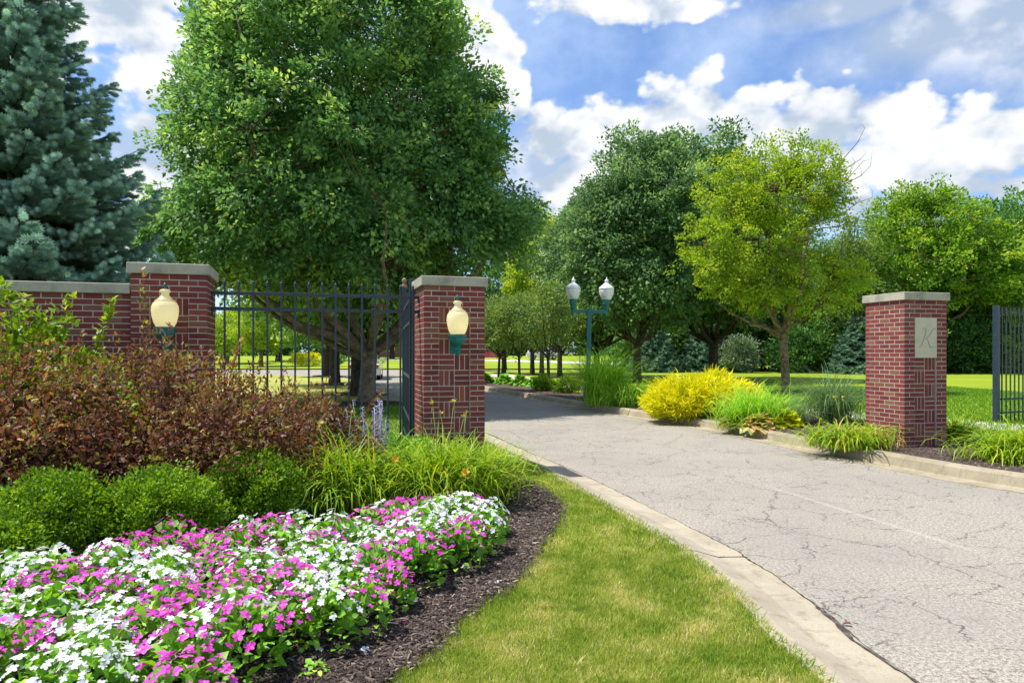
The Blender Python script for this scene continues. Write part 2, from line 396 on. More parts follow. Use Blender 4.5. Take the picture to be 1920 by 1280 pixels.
M_chip = leafmat('mulch_chip', [(0, (.028, .020, .017)), (.4, (.058, .042, .035)), (.75, (.10, .077, .064)), (.93, (.18, .145, .12)), (1, (.33, .28, .23))], .0, .9, spec=.2, patch=(1.5, .3))


def lawnmat(name, a, b_, c_, sc1=.9):
    m = bpy.data.materials.new(name); m.use_nodes = True; t = NT(m.node_tree); b = t.n['Principled BSDF']
    ob = t.new('ShaderNodeTexCoord').outputs['Object']
    c = t.mix(t.smooth(t.noise(ob, sc1, 4, .6).outputs[0], .35, .65), a, b_)
    c = t.mix(t.smooth(t.noise(ob, 30, 3, .7).outputs[0], .45, .7), c, c_)
    wv = t.new('ShaderNodeMapping'); t.put(wv.inputs[0], ob); wv.inputs['Scale'].default_value = (.05, 1.0, 1.0)
    st = t.smooth(t.noise(wv.outputs[0], .8, 2, .5).outputs[0], .4, .62)
    c = t.mix(t.m('MULTIPLY', st, .35), c, tuple(x * 1.35 for x in b_))
    t.put(b.inputs['Base Color'], c); b.inputs['Roughness'].default_value = .9; b.inputs['Specular IOR Level'].default_value = .15
    bn = t.new('ShaderNodeBump'); bn.inputs['Strength'].default_value = .8; bn.inputs['Distance'].default_value = .03
    t.put(bn.inputs['Height'], t.noise(ob, 45, 4, .7).outputs[0]); t.put(b.inputs['Normal'], bn.outputs[0])
    return m


M_lawn = lawnmat('lawn_soil', (.24, .29, .04), (.36, .36, .09), (.30, .30, .08), 1.5)
M_farlawn = lawnmat('far_lawn', (.19, .27, .014), (.25, .33, .018), (.21, .28, .02), .25)
M_mulch = mat('mulch_soil', (.045, .033, .028), .95, .15, noise=((.095, .066, .052), 18, .4, .7), bump=(35, .9, .03))
M_mulch2 = mat('dry_mulch', (.085, .060, .054), .95, .15, noise=((.15, .115, .10), 25, .4, .7), bump=(35, .9, .03))


def roadmat():
    m = bpy.data.materials.new('asphalt'); m.use_nodes = True; t = NT(m.node_tree); b = t.n['Principled BSDF']
    ob = t.new('ShaderNodeTexCoord').outputs['Object']
    agg = t.m('ADD', t.m('MULTIPLY', t.noise(ob, 120, 3, .8).outputs[0], .5), t.m('MULTIPLY', t.noise(ob, 42, 4, .8).outputs[0], .5))
    agg2 = t.noise(ob, 34, 4, .7).outputs[0]
    big = t.noise(ob, .55, 4, .55).outputs[0]
    c = t.mix(t.smooth(agg, .42, .58), (.145, .130, .107), (.46, .42, .35))
    c = t.mix(t.m('MULTIPLY', t.smooth(agg2, .5, .75), .35), c, (.50, .47, .43))
    c = t.mix(t.m('MULTIPLY', t.smooth(big, .42, .62), .4), c, (.24, .225, .20))
    spot = t.noise(ob, 2.3, 5, .65).outputs[0]
    c = t.mix(t.m('MULTIPLY', t.smooth(spot, .56, .74), .35), c, (.17, .16, .15))
    # crack network: warped cell borders, present only in places
    wn = t.noise(ob, 2.6, 5, .65)
    off = t.new('ShaderNodeVectorMath', operation='MULTIPLY_ADD'); t.put(off.inputs[0], wn.outputs['Color']); off.inputs[1].default_value = (.45, .45, 0); t.put(off.inputs[2], ob)
    masks = []
    for scl, wd, lo_, hi_, k in ((.6, .0065, .40, .52, .75), (1.5, .0055, .45, .56, .75), (4.2, .005, .49, .59, .6)):
        v = t.new('ShaderNodeTexVoronoi', feature='DISTANCE_TO_EDGE', voronoi_dimensions='2D'); t.put(v.inputs['Vector'], off.outputs[0]); v.inputs['Scale'].default_value = scl
        wdn = t.m('MULTIPLY', t.noise(ob, 4.0, 3, .6).outputs[0], wd * scl * 2.6)
        mk = t.m('SUBTRACT', 1.0, t.m('DIVIDE', v.outputs['Distance'], wdn), clamp=True)
        pm = t.smooth(t.noise(ob, .8 + scl * .2, 3, .5).outputs[0], lo_, hi_)
        masks.append(t.m('MULTIPLY', t.m('MULTIPLY', t.smooth(mk, 0, .5), pm), k))
    crack = t.m('MAXIMUM', t.m('MAXIMUM', masks[0], masks[1]), masks[2])
    c = t.mix(crack, c, (.045, .042, .045))
    # faded white line worn across the drive
    (x0, y0), (x1, y1) = G(1430, 908), G(1850, 1040)
    sp = t.new('ShaderNodeSeparateXYZ'); t.put(sp.inputs[0], ob)
    L = math.hypot(x1 - x0, y1 - y0); ux, uy = (x1 - x0) / L, (y1 - y0) / L
    dx = t.m('SUBTRACT', sp.outputs[0], x0); dy = t.m('SUBTRACT', sp.outputs[1], y0)
    s_ = t.m('ADD', t.m('MULTIPLY', dx, ux), t.m('MULTIPLY', dy, uy)); d_ = t.m('ABSOLUTE', t.m('SUBTRACT', t.m('MULTIPLY', dx, -uy), t.m('MULTIPLY', dy, -ux)))
    ln = t.m('MULTIPLY', t.m('SUBTRACT', 1.0, t.smooth(d_, .012, .05)), t.m('MULTIPLY', t.smooth(s_, -.1, .4), t.m('SUBTRACT', 1.0, t.smooth(s_, L - .5, L + .2))))
    ln = t.m('MULTIPLY', ln, t.smooth(t.noise(ob, 14, 4, .7).outputs[0], .3, .55))
    c = t.mix(t.m('MULTIPLY', ln, .26), c, (.56, .54, .48))
    t.put(b.inputs['Base Color'], c); b.inputs['Roughness'].default_value = .88; b.inputs['Specular IOR Level'].default_value = .25
    hgt = t.m('SUBTRACT', agg, t.m('MULTIPLY', crack, 1.2))
    bn = t.new('ShaderNodeBump'); bn.inputs['Strength'].default_value = .35; bn.inputs['Distance'].default_value = .004
    t.put(bn.inputs['Height'], hgt); t.put(b.inputs['Normal'], bn.outputs[0])
    return m


M_road = roadmat()


def concmat(name, a, b_, c_):
    m = bpy.data.materials.new(name); m.use_nodes = True; t = NT(m.node_tree); b = t.n['Principled BSDF']
    ob = t.new('ShaderNodeTexCoord').outputs['Object']
    c = t.mix(t.smooth(t.noise(ob, 2.0, 5, .6).outputs[0], .38, .62), a, b_)
    c = t.mix(t.m('MULTIPLY', t.smooth(t.noise(ob, 70, 4, .75).outputs[0], .5, .68), .6), c, c_)
    mp_ = t.new('ShaderNodeMapping'); t.put(mp_.inputs[0], ob); mp_.inputs['Scale'].default_value = (1, 1, .25)
    c = t.mix(t.m('MULTIPLY', t.smooth(t.noise(mp_.outputs[0], 7, 6, .75).outputs[0], .50, .70), .6), c, tuple(x * .5 for x in a))
    t.put(b.inputs['Base Color'], c); b.inputs['Roughness'].default_value = .9; b.inputs['Specular IOR Level'].default_value = .2
    bn = t.new('ShaderNodeBump'); bn.inputs['Strength'].default_value = .6; bn.inputs['Distance'].default_value = .006
    t.put(bn.inputs['Height'], t.noise(ob, 80, 5, .75).outputs[0]); t.put(b.inputs['Normal'], bn.outputs[0])
    return m


M_gutter = concmat('gutter_concrete', (.36, .31, .23), (.43, .375, .28), (.27, .23, .17))
M_kerb = concmat('kerb_concrete', (.30, .26, .175), (.38, .33, .235), (.23, .19, .13))
M_walk = concmat('walk_concrete', (.50, .46, .40), (.56, .52, .46), (.40, .36, .30))

# ------------------------------------------------------------------ ground, road, kerbs
ZL, ZB, ZR = 0.07, 0.10, 0.145       # left lawn, left bed, right lawn


def sheet(name, pts, z, m, kind='structure', skirt=0.0):
    P = [Vector((x, y, z)) for x, y in pts]
    tris = tessellate_polygon([P])
    v = [tuple(p) for p in P]; f = [list(t) for t in tris]
    n = len(v)
    if skirt:
        v += [(x, y, z - skirt) for x, y in pts]
        f += [[i, (i + 1) % n, n + (i + 1) % n] for i in range(n)] + [[i, n + (i + 1) % n, n + i] for i in range(n)]
    me = bpy.data.meshes.new(name); me.from_pydata(v, [], f)
    bm = bmesh.new(); bm.from_mesh(me); 
    for fa in bm.faces:
        if abs(fa.normal.z) > .5 and fa.normal.z < 0: fa.normal_flip()
    bm.to_mesh(me); bm.free(); me.update()
    o = link(name, me, m); o['kind'] = kind
    return o


def offset(line, d):
    L = np.array(line, float); T = unit(np.gradient(L, axis=0)); N = np.stack([-T[:, 1], T[:, 0]], 1)
    return [tuple(p) for p in L + N * d]


def resample(line, step):
    L = np.array(line, float); s = np.r_[0, np.cumsum(np.linalg.norm(np.diff(L, axis=0), axis=1))]
    t = np.arange(0, s[-1], step); t = np.r_[t, s[-1]]
    return np.stack([np.interp(t, s, L[:, k]) for k in range(L.shape[1])], 1)


def smooth_line(line, it=3):
    L = np.array(line, float)
    for _ in range(it):
        q = .75 * L[:-1] + .25 * L[1:]; r = .25 * L[:-1] + .75 * L[1:]
        L = np.concatenate([L[:1], np.stack([q, r], 1).reshape(-1, 2), L[-1:]])
    return L


left_px = [(1709, 1280), (1671, 1254), (1599, 1207), (1551, 1159), (1479, 1101), (1426, 1065), (1355, 1022), (1259, 974), (1182, 936), (1110, 900), (1042, 870), (992, 850), (911, 812)]
left_edge = [(1.2, -6), (1.75, -1), (1.97, 1.5)] + [G(*p) for p in left_px] + [(-2.0, 18), (-3.6, 22.6), (-6.5, 33), (-9.3, 42), (-12.5, 47.5), (-20, 50.2), (-80, 51.5)]
right_px = [(1920, 925), (1780, 903), (1642, 875), (1510, 848), (1410, 825), (1285, 799), (1160, 780), (1050, 760), (982, 747), (910, 735)]
right_edge = [(16, -5), (12, -.5), (9.2, 3.4), (7.6, 5.5)] + [(6.6, 6.7)] + [G(*p) for p in right_px] + [(-3.3, 37), (-5.4, 46), (-6.0, 52), (-5.0, 57.5), (-1.5, 60.5), (5, 61.5), (14, 62)]
LE = smooth_line(left_edge, 2); RE = smooth_line(right_edge, 2)
road = sheet('road', [tuple(p) for p in LE] + [(-80, 66), (-14, 67), (14, 67.5)] + [tuple(p) for p in RE[::-1]], 0.0, M_road)
tag(road, 'cracked pale grey asphalt drive running between the brick pillars', None, None, 'structure')
base = sheet('ground', [(-700, -40), (700, -40), (700, 900), (-700, 900)], -0.06, M_farlawn)
tag(base, 'flat green ground reaching the horizon', None, None, 'structure')
LO = np.array(offset(LE, .5)); RO = np.array(offset(RE, -.46))
if LO[5, 0] > LE[5, 0]: LO = np.array(offset(LE, -.5))
if RO[12, 0] < RE[12, 0]: RO = np.array(offset(RE, .46))
lawnL = sheet('lawn', [tuple(p) for p in LO] + [(-80, -6)], ZL, M_lawn, skirt=.12)
tag(lawnL, 'mown lawn left of the drive, yellowing in patches', None, None, 'structure')
lawnR = sheet('lawn', [tuple(p) for p in RO] + [(14, 61.4), (90, 61.4), (90, -5)], ZR, M_farlawn, skirt=.2)
tag(lawnR, 'bright green lawn right of the drive', None, None, 'structure')

# far lawn rising gently to the houses
xs = np.linspace(-320, 320, 33); ys = np.r_[67.6, 75, 82, 90, 98, 106, 116, 130, 170, 240, 400, 700]
def rise(y): t = np.clip((np.asarray(y, float) - 70) / 45, 0, 1); return .1 + .95 * t * t * (3 - 2 * t)
gv = np.array([[x, y, rise(y)] for y in ys for x in xs]); gf = []
for i in range(len(ys) - 1):
    for j in range(len(xs) - 1):
        a = i * len(xs) + j; gf.append([a, a + 1, a + 1 + len(xs), a + len(xs)])
o = link('far_lawn', np_mesh('far_lawn', gv, np.array(gf), smooth=True), M_farlawn); tag(o, 'sunlit far lawn rising towards the houses', None, None, 'structure')


def ribbon(name, line, hw, zf, m, label):
    L = resample(smooth_line(line, 2), 2.0); T = unit(np.gradient(L, axis=0)); N = np.stack([-T[:, 1], T[:, 0]], 1)
    a = L + N * hw; b = L - N * hw
    v = np.array([[p[0], p[1], zf(p[1])] for q in zip(a, b) for p in q])
    f = np.array([[2 * i, 2 * i + 1, 2 * i + 3, 2 * i + 2] for i in range(len(L) - 1)])
    o = link(name, np_mesh(name, v, f), m); tag(o, label, None, None, 'structure'); return o


ribbon('driveway', [(-30, 95), (-8, 97), (4, 90), (16, 80), (26, 74)], 2.6, lambda y: float(rise(y)) + .03, M_walk, 'pale driveway on the far lawn where cars are parked')
ribbon('sidewalk', [(-1.0, 48), (.6, 39), (1.7, 33), (3.6, 26.5), (5.6, 21.3), (7.6, 17.0), (9.2, 14.3), (11.0, 12.2), (14, 10)], .75, lambda y: ZR + .004, M_walk, 'pale concrete sidewalk behind the right planting bed')
ribbon('sidewalk', [(-4.2, 52), (-3, 44.5), (0, 42), (6, 42.5), (14, 44)], .5, lambda y: ZR + .009, M_walk, 'narrow concrete path crossing the lawn behind the small trees')


def extrude_line(name, line, section, m, parent=None):
    """section: list of (offset toward the line's left normal, z)"""
    L = np.array(line, float); T = unit(np.gradient(L, axis=0)); N = np.stack([-T[:, 1], T[:, 0]], 1)
    k = len(section); v = []
    for p, n in zip(L, N):
        for d, z in section: v.append([p[0] + n[0] * d, p[1] + n[1] * d, z])
    f = []
    for i in range(len(L) - 1):
        for j in range(k - 1):
            a = i * k + j; f.append([a, a + 1, a + 1 + k, a + k])
    me = bpy.data.meshes.new(name); f2 = [list(range(k))[::-1], [(len(L) - 1) * k + j for j in range(k)]]
    me.from_pydata(v, [], f + f2); me.update()
    return link(name, me, m, parent)


def sectioned(rootname, label, line, section, m, y_lo, y_hi, length, first, maxn=40):
    L = resample(line, .25)
    L = L[(L[:, 1] > y_lo) & (L[:, 1] < y_hi)]
    root = empty(rootname, (float(L[0, 0]), float(L[0, 1]), 0)); tag(root, label, None, None, 'structure')
    s = np.r_[0, np.cumsum(np.linalg.norm(np.diff(L, axis=0), axis=1))]
    a = 0.0; b = first
    while a < s[-1] - .3:
        t = np.r_[np.arange(a + .009, min(b, s[-1]) - .009, .25), min(b, s[-1]) - .009]
        seg = np.stack([np.interp(t, s, L[:, k]) for k in range(2)], 1)
        if len(seg) > 1:
            dz = random.uniform(-.004, .004); ds = random.uniform(-.006, .006)
            o = extrude_line('concrete_section', seg, [(d + ds, z + dz) for d, z in section], m); o.parent = root
            o.matrix_parent_inverse = root.matrix_world.inverted(); o.matrix_parent_inverse = Matrix.Translation((-L[0, 0], -L[0, 1], 0))
        a = b; b = b + length
    return root


sgnL = 1 if np.allclose(LO, np.array(offset(LE, .5))) else -1
sgnR = 1 if np.allclose(RO, np.array(offset(RE, .46))) else -1
sectioned('gutter', 'flat concrete gutter strip along the left of the drive', LE, [(-.03 * sgnL, -.05), (-.025 * sgnL, .012), (.0, .016), (.22 * sgnL, .022), (.30 * sgnL, .045), (.40 * sgnL, .078), (.50 * sgnL, .088), (.53 * sgnL, .07), (.53 * sgnL, -.05)], M_gutter, -3, 49, 3.05, 8.2)
sectioned('kerb', 'tan concrete kerb along the right of the drive', RE, [(-.02 * sgnR, -.05), (-.015 * sgnR, .010), (.22 * sgnR, .004), (.255 * sgnR, .02), (.29 * sgnR, .135), (.315 * sgnR, .158), (.35 * sgnR, .165), (.46 * sgnR, .165), (.47 * sgnR, .155), (.47 * sgnR, -.05)], M_kerb, -1, 60, 3.6, 3.2)

# tar dark ragged joint between asphalt and gutter
LEr = resample(LE, .04); LEr = LEr[(LEr[:, 1] > 1.5) & (LEr[:, 1] < 16)]
T = unit(np.gradient(LEr, axis=0)); N = np.stack([-T[:, 1], T[:, 0]], 1) * sgnL
ra = np.cumsum(rng.normal(0, .006, len(LEr))); ra = (ra - np.convolve(ra, np.ones(25) / 25, 'same')) + rng.normal(0, .003, len(LEr))
wid = .022 + .012 * np.sin(np.arange(len(LEr)) * .13) + rng.uniform(0, .012, len(LEr))
aa = LEr - N * (wid + .012)[:, None]; bb = LEr + N * (ra + .004)[:, None]
v = np.array([[p[0], p[1], z] for q in zip(aa, bb) for p, z in zip(q, (.0045, .0215))]); f = np.array([[2 * i, 2 * i + 1, 2 * i + 3, 2 * i + 2] for i in range(len(LEr) - 1)])
o = link('road_joint', np_mesh('road_joint', v, f), mat('joint_dirt', (.07, .06, .05), .95, .1, noise=((.16, .14, .11), 22, .45, .6), bump=(60, .8, .01)))
tag(o, 'dark crumbling joint between the asphalt and the gutter', None, None, 'structure')

# ------------------------------------------------------------------ planting beds
bedL_front = [G(690, 1283, ZB), G(830, 1200, ZB), G(827, 1182, ZB), G(886, 1131, ZB), G(949, 1097, ZB), G(980, 1056, ZB), G(1011, 1012, ZB), G(1039, 975, ZB), G(1046, 947, ZB), G(1011, 916, ZB), G(967, 898, ZB)]
bedL_poly = [(-.35, 2.2)] + bedL_front + [(-.05, 8.8), (-.25, 9.3), (-.5, 9.9), (-1.5, 9.6), (-3.8, 8.9), (-5, 9), (-12, 7), (-12, 2.2)]
bl = smooth_line(bedL_poly + bedL_poly[:1], 2)
o = sheet('flower_bed', [tuple(p) for p in bl[:-1]], ZB, M_mulch, skirt=.06); tag(o, 'dark mulched bed left of the drive', None, None, 'structure')
bedR_in = resample(np.array(offset(RE, .47 * sgnR)), .5)
sel = bedR_in[(bedR_in[:, 1] > 5.0) & (bedR_in[:, 1] < 36)]
bk = []
for p in sel[::-1]:
    wdt = np.interp(p[1], [5, 9, 11, 13, 16, 20, 26, 36], [2.6, 2.9, 2.9, 3.0, 2.8, 2.6, 1.6, 1.2])
    bk.append((p[0] + wdt * .92, p[1] + wdt * .38))
o = sheet('mulch_bed', [tuple(p) for p in sel] + bk, ZR + .016, M_mulch2, skirt=.03); tag(o, 'brown mulched bed behind the right kerb', None, None, 'structure')
bedR_poly = [tuple(p) for p in sel] + bk


def inside(pts, poly):
    x, y = pts[:, 0], pts[:, 1]; c = np.zeros(len(pts), bool); P = np.array(poly); j = len(P) - 1
    for i in range(len(P)):
        xi, yi, xj, yj = P[i][0], P[i][1], P[j][0], P[j][1]
        if yi != yj:
            c ^= ((yi > y) != (yj > y)) & (x < (xj - xi) * (y - yi) / (yj - yi) + xi)
        j = i
    return c


def rand_in(poly, n, box):
    p = np.stack([rng.uniform(box[0], box[1], n), rng.uniform(box[2], box[3], n)], 1)
    return p[inside(p, poly)]


def rand_dirs(n, zmin=-1, zmax=1):
    z = rng.uniform(zmin, zmax, n); a = rng.uniform(0, 2 * math.pi, n); r = np.sqrt(1 - z * z)
    return np.stack([r * np.cos(a), r * np.sin(a), z], 1)


def chips(poly, n, box, z, size, name, label):
    p = rand_in(poly, n, box); k = len(p)
    d = rand_dirs(k, -.25, .25); nn = unit(np.array([0, 0, 1.0]) + rng.normal(0, .35, (k, 3)))
    s = np.stack([rng.uniform(.25, .5, k), np.ones(k), np.ones(k)], 1) * (rng.uniform(.5, 1.4, k) * size)[:, None]
    tv = np.array([[-.28, 0, 0], [.28, .1, 0], [.22, 1, .02], [-.2, .9, 0], [0, .5, .16]]); tf = np.array([[0, 1, 4], [1, 2, 4], [2, 3, 4], [3, 0, 4]])
    P = np.c_[p, z + np.abs(rng.normal(0, .006, k))]
    v, f, r = scatter(tv, tf, frames(d, nn, s), P, rng.uniform(0, 1, k))
    o = link(name, np_mesh(name, v, f, r), M_chip); tag(o, label, None, None, 'stuff'); return o


chips([tuple(p) for p in bl], 80000, (-1.9, .7, 2.3, 9.0), ZB + .004, .035, 'mulch', 'dark shredded bark mulch of the left bed')
edge = smooth_line(bedL_front, 2); er = resample(edge, .01); er = np.repeat(er, 5, 0) + rng.normal(0, .045, (len(er) * 5, 2)); k = len(er)
d = rand_dirs(k, -.3, .4); s = np.stack([rng.uniform(.25, .5, k), np.ones(k), np.ones(k)], 1) * (rng.uniform(.5, 1.5, k) * .034)[:, None]
tv = np.array([[-.28, 0, 0], [.28, .1, 0], [.22, 1, .02], [-.2, .9, 0], [0, .5, .16]]); tf = np.array([[0, 1, 4], [1, 2, 4], [2, 3, 4], [3, 0, 4]])
v, f, r = scatter(tv, tf, frames(d, unit(np.array([0, 0, 1.0]) + rng.normal(0, .35, (k, 3))), s), np.c_[er, ZB + .006 + rng.uniform(0, .015, k)], rng.uniform(0, 1, k))
tag(link('mulch', np_mesh('mulch', v, f, r), M_chip), 'loose bark chips spilling over the bed edge into the grass', None, None, 'stuff')
chips(bedR_poly, 30000, (3.5, 9.5, 6.5, 15), ZR + .02, .04, 'mulch', 'greyish wood mulch around the right pillar')


def blades(poly, n, box, z, hgt, wd, m, name, label, exclude=None):
    p = rand_in(poly, n, box)
    if exclude is not None: p = p[~inside(p, exclude)]
    k = len(p)
    d = unit(np.c_[rng.normal(0, .45, (k, 2)), np.ones(k)]); nn = rand_dirs(k, -.2, .2)
    s = np.stack([np.full(k, wd), hgt * rng.uniform(.45, 1.2, k), np.full(k, hgt)], 1)
    tv = np.array([[-.5, 0, 0], [.5, 0, 0], [.35, .55, .10], [0, 1, .38], [-.35, .55, .10]]); tf = np.array([[0, 1, 2], [0, 2, 4], [4, 2, 3]])
    v, f, r = scatter(tv, tf, frames(d, nn, s), np.c_[p, np.full(k, z)], np.clip(rng.normal(.48, .2, k), 0, 1))
    o = link(name, np_mesh(name, v, f, r), m); tag(o, label, None, None, 'stuff'); return o


lawnL_poly = [tuple(p) for p in LO] + [(-80, -6)]
bedpoly = [tuple(p) for p in bl]
blades(lawnL_poly, 260000, (-.9, 2.1, 2.5, 5.2), ZL, .042, .0038, M_grass, 'grass', 'short straw-flecked grass in the foreground lawn', bedpoly)
blades(lawnL_poly, 90000, (-.6, 2.0, 5.2, 9.5), ZL, .045, .006, M_grass, 'grass', 'short grass along the gutter beyond the foreground', bedpoly)
blades(lawnL_poly, 90000, (-9, 1.0, 9.3, 22), ZL, .07, .012, M_grassfar, 'grass', 'shaded lawn grass behind the iron fence', bedpoly)
tc_ = rand_in(lawnL_poly, 900, (-.8, 2.0, 2.6, 8)); tc_ = tc_[~inside(tc_, bedpoly)]; k = len(tc_) * 14
p = np.repeat(tc_, 14, 0) + rng.normal(0, .018, (k, 2)); s = np.stack([np.full(k, .0055), .062 * rng.uniform(.5, 1.3, k), np.full(k, .06)], 1)
tv = np.array([[-.5, 0, 0], [.5, 0, 0], [.35, .55, .10], [0, 1, .38], [-.35, .55, .10]]); tf = np.array([[0, 1, 2], [0, 2, 4], [4, 2, 3]])
v, f, r = scatter(tv, tf, frames(unit(np.c_[rng.normal(0, .6, (k, 2)), np.ones(k)]), rand_dirs(k, -.2, .2), s), np.c_[p, np.full(k, ZL)], np.repeat(np.clip(rng.normal(.3, .35, len(tc_)), 0, 1), 14))
tag(link('grass', np_mesh('grass', v, f, r), M_grass), 'coarser tufts and dry wisps in the foreground lawn', None, None, 'stuff')
# overhang of grass onto the gutter
p = resample(LO, .02); p = p[(p[:, 1] > 2.5) & (p[:, 1] < 12)]; k = len(p) * 6
p = np.repeat(p, 6, 0) + rng.normal(0, .02, (k, 2)) + np.array([.015, 0])
d = unit(np.c_[rng.normal(.45, .5, (k, 1)), rng.normal(0, .5, (k, 1)), np.ones(k)]); s = np.stack([np.full(k, .006), .05 * rng.uniform(.4, 1.4, k), np.full(k, .05)], 1)
tv = np.array([[-.5, 0, 0], [.5, 0, 0], [.35, .55, .10], [0, 1, .38], [-.35, .55, .10]]); tf = np.array([[0, 1, 2], [0, 2, 4], [4, 2, 3]])
v, f, r = scatter(tv, tf, frames(d, rand_dirs(k, -.2, .2), s), np.c_[p, np.full(k, ZL)], np.clip(rng.normal(.3, .2, k), 0, 1))
tag(link('grass', np_mesh('grass', v, f, r), M_grass), 'grass fringe hanging over the gutter edge', None, None, 'stuff')
lawnR_poly = [tuple(p) for p in RO] + [(14, 61.4), (90, 61.4), (90, -5)]
blades(lawnR_poly, 100000, (6.5, 19, 10, 30), ZR, .07, .014, M_grassfar, 'grass', 'lit lawn grass behind the right pillar', bedR_poly)

# ------------------------------------------------------------------ bricks
BL, BH, BW, J = .1911, .0557, .0916, .012
MODX, MODZ = BL + J, BH + J


def brick_mesh(name, l, w_, h):
    return MB().box(0, 0, 0, l, w_, h).mesh(name, bevel=.0028)


ME_full = brick_mesh('brick', BL, BW, BH); ME_half = brick_mesh('brick_half', BW, BW, BH); ME_sold = brick_mesh('brick_soldier', BH, BW, BL)
ME_orange = ME_sold.copy()
for me_ in (ME_full, ME_half, ME_sold): me_.materials.append(M_brick)
ME_orange.materials.append(M_brick_or)


def place_bricks(root, specs, cap=300):
    """specs: (mesh, x, y, z, rz, priority, orange); the best seen ones are single parts, the rest one joined part"""
    specs = sorted(specs, key=lambda s: s[5])
    for me_, x, y, z, rz, pr in specs[:cap]:
        if pr > 5: break
        o = bpy.data.objects.new('brick', me_); COL.objects.link(o); o.parent = root
        jz = random.uniform(-.0012, .0012)
        o.location = (x + random.uniform(-.001, .001), y + random.uniform(-.0015, .0015), z + jz); o.rotation_euler = (random.uniform(-.006, .006), random.uniform(-.006, .006), rz + random.uniform(-.004, .004))
    n = min(cap, sum(1 for s in specs if s[5] <= 5))
    rest = specs[n:]
    if rest:
        mb = MB()
        for me_, x, y, z, rz, pr in rest:
            l, w_, h = (BL, BW, BH) if me_ is ME_full else ((BW, BW, BH) if me_ is ME_half else (BH, BW, BL))
            mb.box(x, y, z, l, w_, h, rz)
        o = mb.build('brickwork', M_brick, root); o['kind'] = 'stuff'


